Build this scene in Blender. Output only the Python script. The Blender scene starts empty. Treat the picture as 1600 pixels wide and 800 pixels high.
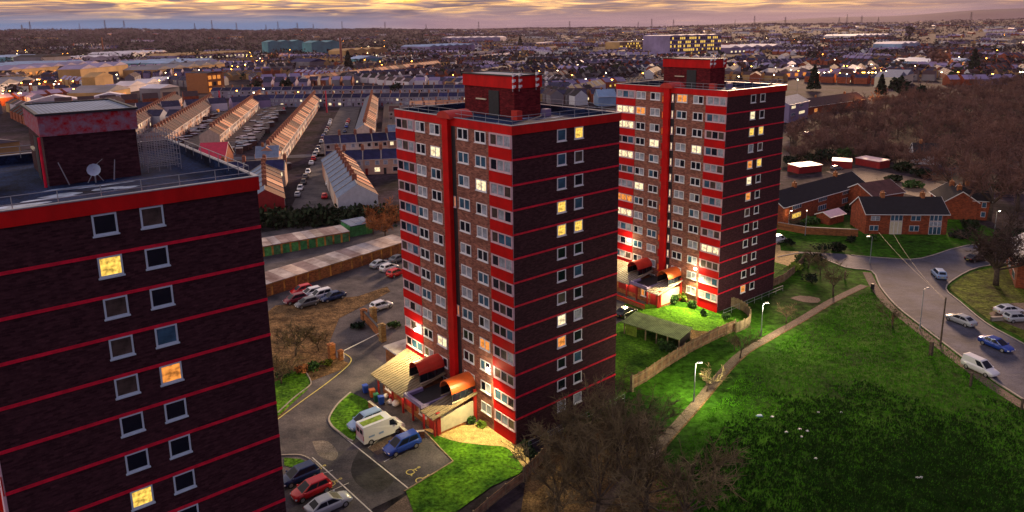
import bpy, math, random
from mathutils import Vector, Matrix
R = random.Random(7)
PI = math.pi
C = bpy.context.scene.collection
S = bpy.context.scene
# ---------------------------------------------------------------- camera
F_, Y0, PITCH, ROLL, H = 1103.54, 278.53, 0.2061, -0.0141, 46.11
cp, sp = math.cos(PITCH), math.sin(PITCH)
cr, sr = math.cos(ROLL), math.sin(ROLL)
FW = Vector((0, cp, -sp)); UP0 = Vector((0, sp, cp)); RT0 = Vector((1, 0, 0))
RT = cr*RT0 + sr*UP0; UPV = -sr*RT0 + cr*UP0
cam = bpy.data.cameras.new('camera'); co = bpy.data.objects.new('camera', cam); C.objects.link(co)
cam.sensor_width = 36; cam.lens = 36*F_/1600; cam.shift_y = (Y0-400)/1600
cam.clip_start = 0.5; cam.clip_end = 60000
co.matrix_world = Matrix(((RT.x, UPV.x, -FW.x, 0), (RT.y, UPV.y, -FW.y, 0), (RT.z, UPV.z, -FW.z, H), (0, 0, 0, 1)))
S.camera = co
def G(x, y, z=0.0):
    "where the sight line of a photo point meets the level z"
    d = FW + RT*((x-800)/F_) - UPV*((y-Y0)/F_)
    t = (z-H)/d.z
    return (d.x*t, d.y*t)
def AT(x, dist):
    "ground point at a given distance along a photo column"
    d = FW + RT*((x-800)/F_) + UPV*(230/F_)
    h = math.hypot(d.x, d.y)
    return (d.x/h*dist, d.y/h*dist)
# ---------------------------------------------------------------- materials
MAT = {}
def mat(name, col, rough=0.8, var=0.25, scale=2.0, metal=0.0, emit=None, es=1.0, bump=0.0, spec=0.4, rnd=None, kind=None, col2=None, stretch=None):
    if name in MAT: return MAT[name]
    m = bpy.data.materials.new(name); m.use_nodes = True; nt = m.node_tree; N = nt.nodes; L = nt.links
    b = N['Principled BSDF']
    b.inputs['Roughness'].default_value = rough; b.inputs['Metallic'].default_value = metal
    b.inputs['Specular IOR Level'].default_value = spec
    if emit:
        b.inputs['Base Color'].default_value = (*col, 1)
        b.inputs['Emission Color'].default_value = (*emit, 1); b.inputs['Emission Strength'].default_value = es
        m.cycles.emission_sampling = 'NONE'
        if kind == 'curtain':
            tc = N.new('ShaderNodeTexCoord'); nz = N.new('ShaderNodeTexNoise'); nz.inputs['Scale'].default_value = scale
            r = N.new('ShaderNodeMapRange'); r.inputs[1].default_value = .35; r.inputs[2].default_value = .65; r.inputs[3].default_value = es*.35; r.inputs[4].default_value = es*1.3
            L.new(tc.outputs['Object'], nz.inputs['Vector']); L.new(nz.outputs['Fac'], r.inputs[0]); L.new(r.outputs[0], b.inputs['Emission Strength'])
        MAT[name] = m; return m
    tc = N.new('ShaderNodeTexCoord'); src = tc.outputs['Object']
    if stretch:
        mp = N.new('ShaderNodeMapping'); mp.inputs['Scale'].default_value = stretch; L.new(src, mp.inputs[0]); src = mp.outputs[0]
    c1 = Vector(col); 
    lo = tuple(max(0, v*(1-var)) for v in (col2 or col)) if not col2 else col2
    hi = tuple(min(1, v*(1+var)) for v in col)
    nz = N.new('ShaderNodeTexNoise'); nz.inputs['Scale'].default_value = scale; nz.inputs['Detail'].default_value = 6; nz.inputs['Roughness'].default_value = .62
    L.new(src, nz.inputs['Vector'])
    rp = N.new('ShaderNodeValToRGB'); rp.color_ramp.elements[0].position = .33; rp.color_ramp.elements[1].position = .67
    rp.color_ramp.elements[0].color = (*lo, 1); rp.color_ramp.elements[1].color = (*hi, 1)
    L.new(nz.outputs['Fac'], rp.inputs['Fac']); out = rp.outputs['Color']
    if kind == 'brick':
        sx = N.new('ShaderNodeSeparateXYZ'); ad = N.new('ShaderNodeMath'); cb = N.new('ShaderNodeCombineXYZ')
        L.new(tc.outputs['Object'], sx.inputs[0]); L.new(sx.outputs[0], ad.inputs[0]); L.new(sx.outputs[1], ad.inputs[1])
        L.new(ad.outputs[0], cb.inputs[0]); L.new(sx.outputs[2], cb.inputs[1])
        bt = N.new('ShaderNodeTexBrick'); bt.inputs['Scale'].default_value = 1.0
        bt.inputs['Brick Width'].default_value = .45; bt.inputs['Row Height'].default_value = .15; bt.inputs['Mortar Size'].default_value = .018
        bt.inputs['Color1'].default_value = (1, 1, 1, 1); bt.inputs['Color2'].default_value = (.38, .36, .42, 1); bt.inputs['Mortar'].default_value = (.8, .75, .7, 1)
        L.new(cb.outputs[0], bt.inputs['Vector'])
        mx = N.new('ShaderNodeMix'); mx.data_type = 'RGBA'; mx.blend_type = 'MULTIPLY'; mx.inputs[0].default_value = 1
        L.new(out, mx.inputs[6]); L.new(bt.outputs['Color'], mx.inputs[7]); out = mx.outputs[2]
    if kind in ('speckle', 'fine'):
        n3 = N.new('ShaderNodeTexNoise'); n3.inputs['Scale'].default_value = scale*(9 if kind == 'speckle' else 22); n3.inputs['Detail'].default_value = 8; n3.inputs['Roughness'].default_value = .75
        L.new(src, n3.inputs['Vector']); mr = N.new('ShaderNodeMapRange'); mr.inputs[1].default_value = .38; mr.inputs[2].default_value = .62; mr.inputs[3].default_value = .35 if kind == 'speckle' else .68; mr.inputs[4].default_value = 1.45 if kind == 'speckle' else 1.22; L.new(n3.outputs['Fac'], mr.inputs[0])
        mx = N.new('ShaderNodeVectorMath'); mx.operation = 'SCALE'; L.new(out, mx.inputs[0]); L.new(mr.outputs[0], mx.inputs['Scale']); out = mx.outputs[0]
    if kind in ('ribs', 'tiles'):
        wv = N.new('ShaderNodeTexWave'); wv.inputs['Scale'].default_value = 1.6 if kind == 'ribs' else 1.1
        wv.bands_direction = 'Y' if kind == 'ribs' else 'X'; L.new(tc.outputs['Object'], wv.inputs['Vector'])
        mr = N.new('ShaderNodeMapRange'); mr.inputs[3].default_value = .6; mr.inputs[4].default_value = 1.1; L.new(wv.outputs['Fac'], mr.inputs[0])
        mx = N.new('ShaderNodeVectorMath'); mx.operation = 'SCALE'; L.new(out, mx.inputs[0]); L.new(mr.outputs[0], mx.inputs['Scale']); out = mx.outputs[0]
    if rnd:   # list of colours, one picked per object
        oi = N.new('ShaderNodeObjectInfo'); cr_ = N.new('ShaderNodeValToRGB'); cr_.color_ramp.interpolation = 'CONSTANT'
        while len(cr_.color_ramp.elements) < len(rnd): cr_.color_ramp.elements.new(0.5)
        for i, cc in enumerate(rnd):
            cr_.color_ramp.elements[i].position = i/len(rnd); cr_.color_ramp.elements[i].color = (*cc, 1)
        L.new(oi.outputs['Random'], cr_.inputs['Fac'])
        mx = N.new('ShaderNodeMix'); mx.data_type = 'RGBA'; mx.blend_type = 'MULTIPLY'; mx.inputs[0].default_value = 1
        L.new(out, mx.inputs[6]); L.new(cr_.outputs['Color'], mx.inputs[7]); out = mx.outputs[2]
    L.new(out, b.inputs['Base Color'])
    if bump:
        n2 = N.new('ShaderNodeTexNoise'); n2.inputs['Scale'].default_value = scale*4; n2.inputs['Detail'].default_value = 4
        L.new(src, n2.inputs['Vector'])
        bp = N.new('ShaderNodeBump'); bp.inputs['Strength'].default_value = bump; bp.inputs['Distance'].default_value = .3
        L.new(n2.outputs['Fac'], bp.inputs['Height']); L.new(bp.outputs[0], b.inputs['Normal'])
    MAT[name] = m; return m
M = lambda n: MAT[n]
mat('maroon_brick', (.17, .020, .026), .9, .3, 1.2, kind='brick', spec=.1)
mat('dark_brick', (.068, .023, .032), .9, .35, 2.2, col2=(.040, .014, .022), kind='brick', stretch=(1, 1, 2.5), spec=.2)
mat('brown_brick', (.38, .165, .125), .85, .3, 1.2, kind='brick', spec=.2)
mat('red_panel', (.54, .004, .005), .6, .15, .6, spec=.15)
mat('red_band', (.66, .012, .045), .6, .25, 1.5, spec=.15)
mat('red_fascia', (.56, .007, .008), .6, .2, .8, stretch=(1, 1, .4), spec=.15)
mat('graffiti_red', (.30, .006, .012), .8, .2, 2.6, col2=(.26, .20, .27), spec=.1)
mat('white_frame', (.80, .80, .84), .5, .05)
mat('pink_frame', (.66, .46, .52), .5, .1)
mat('blue_frame', (.50, .62, .74), .5, .05)
mat('roof_felt', (.012, .028, .085), .85, .5, .5, spec=.1, col2=(.005, .009, .026), kind='speckle')
mat('wet_roof_sheen', (.34, .46, .66), .35, .3, .9, spec=.4, col2=(.03, .06, .12))  # pale blue puts the sky reflection into the puddle colour
mat('metal_grey', (.30, .33, .38), .45, .15, 3, metal=.3)
mat('dark_metal', (.02, .022, .028), .5, .3, 3)
mat('glass_dark', (.006, .010, .022), .12, .3, .5, spec=.7)
mat('glass_blue', (.04, .11, .19), .2, .5, .7, spec=.6)
mat('glass_curtain', (.30, .34, .42), .5, .5, 1.4, spec=.5)
mat('glass_brown', (.07, .05, .045), .3, .6, 1.6, spec=.5)
mat('lit_yellow', (.3, .2, .05), emit=(1, .62, .10), es=1.0, scale=3.5, kind='curtain')
mat('lit_orange', (.3, .1, .02), emit=(1, .34, .06), es=.8, scale=2.5, kind='curtain')
mat('lit_cream', (.3, .25, .18), emit=(1, .80, .46), es=1.1, scale=2.5, kind='curtain')
mat('lit_lamp', (.8, .8, .8), emit=(1, .93, .72), es=22)
mat('lamp_orange', (.8, .5, .2), emit=(1, .36, .04), es=9)
mat('lamp_white', (.8, .8, .8), emit=(1, .86, .66), es=6)
mat('asphalt', (.105, .094, .098), .9, .3, .22, bump=.3, col2=(.034, .034, .044), spec=.2, kind='fine')
mat('road', (.076, .080, .118), .8, .25, .22, bump=.2, col2=(.044, .046, .066), spec=.2, kind='fine')
mat('wet_asphalt', (.034, .033, .036), .8, .5, .6, bump=.3, spec=.2, kind='fine')
mat('asphalt_patch', (.20, .17, .14), .8, .4, 1, kind='speckle')
mat('grass', (.085, .210, .012), .95, .3, .30, bump=.9, col2=(.022, .075, .008), spec=.05, kind='speckle')
mat('field_grass', (.038, .115, .007), .95, .3, .10, bump=1.0, col2=(.009, .034, .005), spec=.03, kind='speckle')
mat('rough_grass', (.12, .16, .02), .95, .3, .3, bump=.9, col2=(.03, .03, .012), spec=.05, kind='speckle')
mat('earth', (.20, .125, .06), .95, .3, .5, bump=.8, col2=(.05, .032, .018), spec=.05, kind='speckle')
mat('urban_ground', (.042, .030, .044), .95, .5, .05, col2=(.010, .013, .010), spec=.03, kind='speckle')
mat('gravel', (.58, .42, .17), .9, .3, 1.5, bump=.6, kind='speckle', col2=(.36, .26, .10))
mat('path', (.13, .090, .070), .9, .25, .8, bump=.2, kind='speckle')
mat('kerbstone', (.30, .27, .24), .8, .25, 1)
mat('yellow_paint', (.55, .48, .14), .7, .2, 2)
mat('white_paint', (.60, .58, .54), .7, .25, 2)
mat('tan_tiles', (.30, .235, .15), .7, .2, .9, kind='ribs')
mat('orange_brick', (.42, .16, .055), .85, .25, 1.5, kind='brick')
mat('yellow_brick', (.50, .34, .13), .85, .25, 1.5, kind='brick')
mat('maroon_wall', (.28, .012, .014), .6, .2, 1)
mat('cream_wall', (.66, .60, .44), .7, .12, 1.5)
mat('orange_barrel', (.55, .10, .02), .45, .15, 1)
mat('red_barrel', (.50, .03, .02), .45, .15, 1)
mat('wood_fence', (.26, .15, .085), .85, .4, 1.2, col2=(.10, .05, .035))
mat('old_wood', (.25, .19, .12), .85, .35, 1.2)
mat('green_door', (.08, .26, .10), .6, .5, 1.2, rnd=[(1, 1, 1), (.6, 1, .8), (2.2, 1.2, .8), (1.2, 1.5, 1)])
mat('garage_roof', (.50, .46, .43), .85, .2, .35, col2=(.24, .19, .18), spec=.15, rnd=[(1, 1, 1), (.62, .54, .56), (.8, .85, .95), (1.15, 1.05, .95), (.72, .72, .70)])
mat('garage_wall', (.60, .28, .05), .8, .45, .6, col2=(.12, .06, .025))
mat('twig_dark', (.085, .060, .052), .95, .3, .5, col2=(.03, .022, .022), spec=.03)
mat('grass_tuft', (.065, .22, .010), .95, .4, .5, spec=.03)
mat('shade_tuft', (.014, .042, .007), .95, .4, .5, spec=.03)  # dark colour paints the dimming over the lower field
mat('green_roof', (.17, .24, .09), .9, .4, .7, kind='tiles')
mat('bark', (.10, .075, .055), .9, .3, 3, col2=(.04, .03, .025))
mat('twig', (.20, .158, .088), .95, .3, .5, col2=(.06, .046, .030), spec=.03)
mat('twig_red', (.21, .120, .095), .95, .3, .12, col2=(.065, .038, .042), spec=.03)
mat('twig_orange', (.42, .17, .06), .95, .3, .6, col2=(.08, .035, .02), spec=.05)
mat('leaf_green', (.05, .12, .025), .8, .4, 2, col2=(.015, .04, .012), spec=.2)
mat('leaf_dark', (.014, .028, .016), .9, .4, 1, spec=.1)
mat('leaf_lime', (.20, .30, .04), .8, .4, 2, spec=.2)
mat('hedge_leaf', (.02, .035, .016), .9, .4, 1, spec=.1)
mat('far_trees', (.026, .018, .030), .95, .4, .004, col2=(.008, .010, .016), spec=.02)
mat('slate', (.028, .034, .105), .85, .35, .5, spec=.12, kind='tiles', rnd=[(1, 1, 1), (.7, .7, .8), (1.5, 1.3, .9), (.8, .7, .5), (1.1, 1.1, 1.2), (.5, .5, .6)])
mat('slate_grey', (.16, .22, .34), .7, .2, .7, kind='tiles')
mat('black_tiles', (.014, .013, .018), .9, .3, 1, kind='tiles')
mat('leaf_litter', (.045, .028, .022), .95, .3, .3, bump=.8, col2=(.015, .010, .010), spec=.03)
mat('dusky_wall', (.26, .24, .32), .85, .2, 1)
mat('brown_tiles', (.075, .032, .032), .8, .3, .6, kind='tiles', rnd=[(1, 1, 1), (.7, .8, 1), (1.4, 1.3, 1.2)])
mat('peach_tiles', (.64, .37, .22), .85, .2, .5, kind='tiles', rnd=[(1, 1, 1), (.45, .38, .36), (1.2, 1.05, 1), (.16, .13, .14), (.8, .62, .56), (.3, .27, .27), (1.1, 1.1, 1.1)])  # tile colour with the warm low light put into it
mat('house_wall', (.62, .55, .50), .85, .15, 1, rnd=[(1, .95, .9), (.95, .68, .55), (.62, .38, .30), (.9, .75, .65), (1, 1, 1.05), (.55, .50, .52)])
mat('brick_house', (.36, .085, .032), .85, .3, 1.2, kind='brick')
mat('pale_wall', (.52, .54, .60), .85, .1, 1)
mat('chimney_brick', (.24, .09, .06), .9, .3, 2)
mat('white_upvc', (.78, .78, .80), .5, .05)
mat('crimson_roof', (.50, .012, .06), .6, .15, 1)
mat('shed_blue', (.20, .32, .52), .5, .3, .05)
mat('shed_white', (.62, .58, .64), .6, .2, .05)
mat('shed_grey', (.18, .17, .20), .7, .3, .05)
mat('shed_teal', (.06, .26, .32), .6, .3, .05)
mat('shed_tan', (.42, .26, .10), .8, .3, .05)
mat('shed_purple', (.22, .18, .34), .6, .3, .05)
mat('tyre', (.012, .012, .013), .9, .1)
mat('rim', (.45, .46, .48), .35, .1, metal=.7)
mat('car_glass', (.006, .010, .022), .3, .1, spec=.2)
mat('head_lamp', (.75, .78, .8), .15, .05, spec=.9)
mat('tail_lamp', (.35, .01, .01), .2, .1)
mat('hills', (.05, .045, .07), .95, .3, .0006, spec=.02)
CARC = {'white': (.75, .77, .80), 'silver': (.42, .46, .50), 'red': (.60, .012, .018), 'blue': (.015, .06, .36), 'dark_blue': (.008, .03, .11),
        'pale_blue': (.25, .38, .62), 'black': (.012, .012, .016), 'grey': (.13, .14, .16), 'maroon': (.2, .01, .03), 'bright_blue': (.02, .22, .50)}
for k, v in CARC.items(): mat('paint_'+k, v, .22, .03, 1, spec=.7, metal=.15)
# ---------------------------------------------------------------- mesh builder
class MB:
    def __init__(s): s.v = []; s.f = []; s.m = []; s.mats = []
    def mi(s, m):
        if m not in s.mats: s.mats.append(m)
        return s.mats.index(m)
    def face(s, pts, m):
        n = len(s.v); s.v += [tuple(p) for p in pts]; s.f.append(tuple(range(n, n+len(pts)))); s.m.append(s.mi(m)); return s
    def quadmesh(s, vs, fs, m):
        n = len(s.v); s.v += [tuple(p) for p in vs]; k = s.mi(m)
        for f in fs: s.f.append(tuple(i+n for i in f)); s.m.append(k)
        return s
    def box(s, x0, x1, y0, y1, z0, z1, m, top=None, skip=''):
        P = [(x0, y0, z0), (x1, y0, z0), (x1, y1, z0), (x0, y1, z0), (x0, y0, z1), (x1, y0, z1), (x1, y1, z1), (x0, y1, z1)]
        fs = [(0, 1, 5, 4), (1, 2, 6, 5), (2, 3, 7, 6), (3, 0, 4, 7)]
        s.quadmesh(P, fs, m)
        n = len(s.v)-8; k = s.mi(top or m)
        s.f.append((n+4, n+5, n+6, n+7)); s.m.append(k)
        s.f.append((n+3, n+2, n+1, n)); s.m.append(s.mi(m)); return s
    def prism(s, prof, a, b, m, axis='x', cap=None):
        "closed 2D outline swept from a to b along an axis"
        f = {'x': lambda p, t: (t, p[0], p[1]), 'y': lambda p, t: (p[0], t, p[1]), 'z': lambda p, t: (p[0], p[1], t)}[axis]
        n = len(prof); vs = [f(p, a) for p in prof]+[f(p, b) for p in prof]
        s.quadmesh(vs, [(i, (i+1) % n, n+(i+1) % n, n+i) for i in range(n)], m)
        q = len(s.v)-2*n; k = s.mi(cap or m)
        s.f.append(tuple(range(q, q+n))); s.m.append(k); s.f.append(tuple(range(q+2*n-1, q+n-1, -1))); s.m.append(k); return s
    def tube(s, p, q, r0, r1, m, n=6, cap=True):
        p = Vector(p); q = Vector(q); d = (q-p)
        if d.length < 1e-6: return s
        d.normalize(); a = d.orthogonal().normalized(); b = d.cross(a)
        vs = []
        for c, r in ((p, r0), (q, r1)):
            for i in range(n):
                t = 2*PI*i/n; vs.append(c+a*(r*math.cos(t))+b*(r*math.sin(t)))
        s.quadmesh(vs, [(i, (i+1) % n, n+(i+1) % n, n+i) for i in range(n)], m)
        if cap and n > 3:
            o = len(s.v)-2*n; k = s.mi(m)
            s.f.append(tuple(range(o+n-1, o-1, -1))); s.m.append(k); s.f.append(tuple(range(o+n, o+2*n))); s.m.append(k)
        return s
    def mesh(s, name, smooth=False):
        me = bpy.data.meshes.new(name); me.from_pydata(s.v, [], s.f)
        for m in s.mats: me.materials.append(MAT[m])
        me.polygons.foreach_set('material_index', s.m)
        if smooth: me.polygons.foreach_set('use_smooth', [True]*len(s.f))
        me.update(); return me
    def build(s, name, parent=None, loc=None, rotz=None, smooth=False, label=None):
        o = bpy.data.objects.new(name, s.mesh(name, smooth)); C.objects.link(o)
        if parent: o.parent = parent
        if loc is not None: o.location = loc
        if rotz is not None: o.rotation_euler[2] = rotz
        if label: o['label'] = label
        return o
def link(me, name, parent=None, loc=None, rotz=None):
    o = bpy.data.objects.new(name, me); C.objects.link(o)
    if parent: o.parent = parent
    if loc is not None: o.location = loc
    if rotz is not None: o.rotation_euler[2] = rotz
    return o
def tag(o, label=None, cat=None, group=None, kind=None):
    if label: o['label'] = label
    if cat: o['category'] = cat
    if group: o['group'] = group
    if kind: o['kind'] = kind
    return o
def thing(name, label, cat, loc=(0, 0, 0), rotz=0, group=None):
    o = bpy.data.objects.new(name, None); C.objects.link(o); o.location = loc; o.rotation_euler[2] = rotz
    return tag(o, label, cat, group)
KIDS = {}
def dup(root, loc, rotz, label, group=None, scale=None):
    "copy of a thing with its parts and sub-parts"
    r = root.copy(); C.objects.link(r); r.location = loc; r.rotation_euler[2] = rotz; r['label'] = label
    if group: r['group'] = group
    if scale: r.scale = scale
    if root.name not in KIDS: KIDS[root.name] = [(c, list(c.children)) for c in root.children]
    for ch, gs in KIDS[root.name]:
        c = ch.copy(); C.objects.link(c); c.parent = r
        for g in gs:
            d = g.copy(); C.objects.link(d); d.parent = c
    return r
def sheet(name, pts, z, m, thick=None):
    b = MB(); P = [(x, y, z) for x, y in pts]
    ar = sum(P[i][0]*P[(i+1) % len(P)][1]-P[(i+1) % len(P)][0]*P[i][1] for i in range(len(P)))
    if ar < 0: P.reverse()
    from mathutils.geometry import tessellate_polygon
    tr = tessellate_polygon([[Vector(p) for p in P]])
    fs = []
    for t in tr:
        a, b_, c = (Vector(P[i]) for i in t)
        fs.append(t if (b_-a).cross(c-a).z > 0 else t[::-1])
    b.quadmesh(P, fs, m)
    o = b.build(name); tag(o, kind='structure'); return o
def GP(s, z=0): return [G(float(a.split(',')[0]), float(a.split(',')[1]), z) for a in s.split()]
def ribbon(pts, w, h, m, z=0, mb=None):
    "low strip following a line (kerb, painted line, rail)"
    b = mb or MB(); P = [Vector((x, y, 0)) for x, y in pts]; L_ = []; R_ = []
    for i, p in enumerate(P):
        d = (P[min(i+1, len(P)-1)]-P[max(i-1, 0)]).normalized(); n = Vector((-d.y, d.x, 0))
        L_.append(p+n*w/2); R_.append(p-n*w/2)
    for i in range(len(P)-1):
        a, b1, c, d = R_[i], R_[i+1], L_[i+1], L_[i]
        lo = lambda q: (q.x, q.y, z); hi = lambda q: (q.x, q.y, z+h)
        b.face([hi(a), hi(b1), hi(c), hi(d)], m)
        if h > .02:
            b.face([lo(a), lo(b1), hi(b1), hi(a)], m); b.face([lo(c), lo(d), hi(d), hi(c)], m)
    return b
def smoothline(pts, k=4):
    out = []
    n = len(pts)
    for i in range(n-1):
        p0 = pts[max(i-1, 0)]; p1 = pts[i]; p2 = pts[i+1]; p3 = pts[min(i+2, n-1)]
        for j in range(k):
            t = j/k
            out.append(tuple(.5*((2*p1[a])+(-p0[a]+p2[a])*t+(2*p0[a]-5*p1[a]+4*p2[a]-p3[a])*t*t+(-p0[a]+3*p1[a]-3*p2[a]+p3[a])*t**3) for a in (0, 1)))
    out.append(pts[-1]); return out
# ---------------------------------------------------------------- towers
TL, TW = 16.5, 23.35; TOP, FB, RZ = 36.48, 35.54, 35.75; FLR = 2.7; B1 = 32.9
TH = 0.682
T_POS = [(-30.52, 37.52, .6789), (.06, 72.23, .6892), (33.56, 109.64, .6654)]
def wframe(w, h, n, m='white_frame', fw=.11):
    "window frame in its wall plane: x along the wall, y outwards negative, z up"
    b = MB()
    b.box(0, w, -.07, .05, 0, fw, m); b.box(0, w, -.07, .05, h-fw, h, m)
    b.box(0, fw, -.065, .05, fw, h-fw, m); b.box(w-fw, w, -.065, .05, fw, h-fw, m)
    for k in range(1, n):
        x = w*k/n; b.box(x-fw*.75, x+fw*.75, -.06, .05, fw, h-fw, m)
    b.box(-.06, w+.06, -.14, .03, -.09, -.003, m)
    return b.mesh('frame')
def wpane(w, h, n, mats, fw=.11):
    b = MB()
    for k in range(n):
        a = w*k/n+fw*.6; c = w*(k+1)/n-fw*.6
        b.face([(a, -.02, fw*.8), (c, -.02, fw*.8), (c, -.02, h-fw*.8), (a, -.02, h-fw*.8)], mats[k])
    return b.mesh('pane')
MC = {}
def put_window(parent, name, x, y, z, rot, w, h, n, mats, fm='white_frame'):
    k = (w, h, n, fm)
    if k not in MC: MC[k] = wframe(w, h, n, fm)
    k2 = (w, h, n, tuple(mats))
    if k2 not in MC: MC[k2] = wpane(w, h, n, mats)
    f = link(MC[k], name, parent, (x, y, z), rot); link(MC[k2], 'pane', f); return f
def railing(mb, pts, z, h=.95, m='metal_grey', step=2.3):
    for i in range(len(pts)-1):
        a = Vector((*pts[i], z)); b = Vector((*pts[i+1], z)); n = max(1, round((b-a).length/step))
        for hh in (h, h*.52): mb.tube(a+Vector((0, 0, hh)), b+Vector((0, 0, hh)), .028, .028, m, 5)
        for k in range(n+1):
            p = a.lerp(b, k/n); mb.tube(p, p+Vector((0, 0, h)), .028, .028, m, 5)
def tower(idx, label, lit_right, left=True):
    x, y, th = T_POS[idx]; rr = random.Random(100+idx)
    t = thing('tower_block', label, 'tower block', (x, y, 0), th, 'brick tower blocks with red bands')
    b = MB()    # right and far walls of dark brick
    b.box(.02, TL, .02, TW, -1, FB+.1, 'dark_brick'); b.build('brick_wall', t)
    if left:
        # brown brick facade on the entrance side, split round the stair recess
        b = MB(); b.box(-.08, .015, 3.9, 10.1, -1, FB, 'brown_brick'); b.box(-.08, .015, 12.2, 18.75, -1, FB, 'brown_brick'); b.build('facade_wall', t)
        for i in range(14):
            z1 = min(FB, 35.5-2.7*(i-1)-.0) ; z1 = 34.05-2.7*(i-1)-2.7+2.7
        # red panels under the corner windows
        for v0, v1 in ((.0, 3.9), (18.75, 23.35)):
            for k in range(13):
                zt = 34.08-2.7*k; zb = zt-1.28
                if k == 12: zb = -.8
                m_ = MB(); m_.box(-.12, .0, v0, v1, zb, zt, 'red_panel'); m_.build('red_panel', t)
                m_ = MB()
        b = MB()
        for v0, v1 in ((.0, 3.9), (18.75, 23.35)):
            b.box(-.05, .01, v0, v1, 1.0, FB, 'pink_frame')
        b.build('window_surround', t)
        # stair core: red pier, dark recess
        b = MB(); b.box(-.55, .0, 10.98, 12.12, -1, FB+.9, 'red_panel'); b.build('stair_pier', t)
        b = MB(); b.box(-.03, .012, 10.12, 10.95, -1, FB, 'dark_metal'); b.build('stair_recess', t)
    # fascia round the top
    b = MB(); o = .12
    for a in ((-o, TL+o, -o, .1), (-o, TL+o, TW-.1, TW+o)): b.box(*a, FB, TOP, 'red_fascia')
    b.box(-o, .1, .103, TW-.103, FB, TOP, 'red_fascia'); b.box(TL-.1, TL+o, .103, TW-.103, FB, TOP, 'red_fascia'); b.build('fascia', t)
    b = MB()
    for a in ((-o-.04, TL+o+.04, -o-.04, .16), (-o-.04, TL+o+.04, TW-.16, TW+o+.04)): b.box(*a, TOP+.003, TOP+.07, 'metal_grey')
    b.box(-o-.04, .16, .163, TW-.163, TOP+.003, TOP+.07, 'metal_grey'); b.box(TL-.16, TL+o+.04, .163, TW-.163, TOP+.003, TOP+.07, 'metal_grey'); b.build('coping', t)
    b = MB()   # inner lining of the parapet
    b.box(.103, .2, .103, TW-.103, RZ+.003, TOP-.01, 'roof_felt'); b.box(TL-.2, TL-.103, .103, TW-.103, RZ+.003, TOP-.01, 'roof_felt'); b.box(.203, TL-.203, TW-.2, TW-.103, RZ+.003, TOP-.01, 'roof_felt'); b.build('parapet_lining', t)
    b = MB(); b.box(.1, TL-.1, .1, TW-.1, FB+.11, RZ, 'roof_felt'); 
    b.build('roof', t)
    b = MB()
    for q in range(9):
        cx = rr.uniform(1, TL-2); cy = rr.uniform(1, 9); w = rr.uniform(.8, 2.2); h = rr.uniform(.25, .6)
        pts = [(cx+w*math.cos(a*PI/5)*rr.uniform(.7, 1.2), cy+h*math.sin(a*PI/5)*rr.uniform(.7, 1.3), RZ+.006+q*.003) for a in range(10)]
        b.face(pts, 'wet_roof_sheen')
    b.build('roof_puddle', t)
    b = MB(); railing(b, [(.35, TW-.4), (.35, .35), (TL-.35, .35), (TL-.35, TW-.4), (.35, TW-.4)], TOP-.1 if idx else TOP-.25, 1.0); b.build('roof_railing', t)
    # bands
    for k in range(12):
        z = B1-k*FLR; m_ = MB(); m_.box(0, TL, -.06, .018, z-.10, z+.10, 'red_band'); m_.build('red_band', t)
    # windows on the right face
    for k in range(13):
        z = 34.17-k*FLR
        for c, (u, w) in enumerate(((6.37, 1.36), (9.03, 1.36))):
            p = lit_right.get((k, c))
            if p is None: p = rr.choice(['glass_dark']*5+['glass_blue']*2+['glass_curtain', 'glass_brown']) if idx else rr.choice(['glass_dark']*5+['glass_brown'])
            put_window(t, 'window', u, .02, z, 0, w, 1.33, 1, [p], 'blue_frame' if idx == 0 else 'white_frame')
    if left:
        lits = {1: {(8, 4), (0, 4)}, 2: {(1, 0), (4, 0), (2, 5), (12, 4)}}
        cols = [('corner_window', 23.1, 4.1, 3), ('window', 18.5, 2.1, 2), ('window', 15.3, 2.1, 2), ('window', 9.6, 2.05, 2), ('window', 6.3, 1.95, 2), ('corner_window', 3.6, 3.5, 3)]
        for k in range(13):
            z = 34.17-k*FLR
            for c, (nm, v, w, n) in enumerate(cols):
                if rr.random() < .05 or (idx == 2 and rr.random() < .07): ms = [rr.choice(['lit_cream', 'lit_orange', 'lit_cream'])]*n
                elif nm == 'corner_window': ms = [rr.choice(['glass_curtain', 'glass_dark', 'glass_brown', 'glass_curtain', 'glass_blue']) for _ in range(n)]
                else:
                    q = rr.choice(['glass_dark', 'glass_curtain', 'glass_dark', 'glass_blue']); ms = [q, rr.choice([q, 'glass_dark', 'glass_curtain'])]
                if idx == 2 and (k, c) in ((1, 0), (4, 0)): ms = ['lit_cream']*n
                put_window(t, nm, -.085, v, z, -PI/2, w, 1.28, n, ms, 'pink_frame' if nm == 'corner_window' else 'white_frame')
            # narrow lit stair windows
            if idx == 2 or k in (3, 8):
                put_window(t, 'stair_window', -.03, 10.75, z-.1, -PI/2, .4, 1.3, 1, ['lit_cream' if idx == 2 else 'lit_orange'], 'pink_frame')
            put_window(t, 'landing_window', -.085, 12.75, z-.35, -PI/2, .32, 1.2, 1, ['lit_orange' if rr.random() < (.35 if idx == 1 else .6) else 'glass_brown'], 'red_panel')
        # curved stair-head hood on the roof
        b = MB(); pr = [(-.0, 0)]
        pr = [(11.55+1.35*math.cos(a*PI/10), TOP-.1+.85*math.sin(a*PI/10)) for a in range(11)]
        b.prism(pr, -.7, 2.6, 'red_barrel', 'x'); b.build('stair_hood', t, smooth=False)
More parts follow.
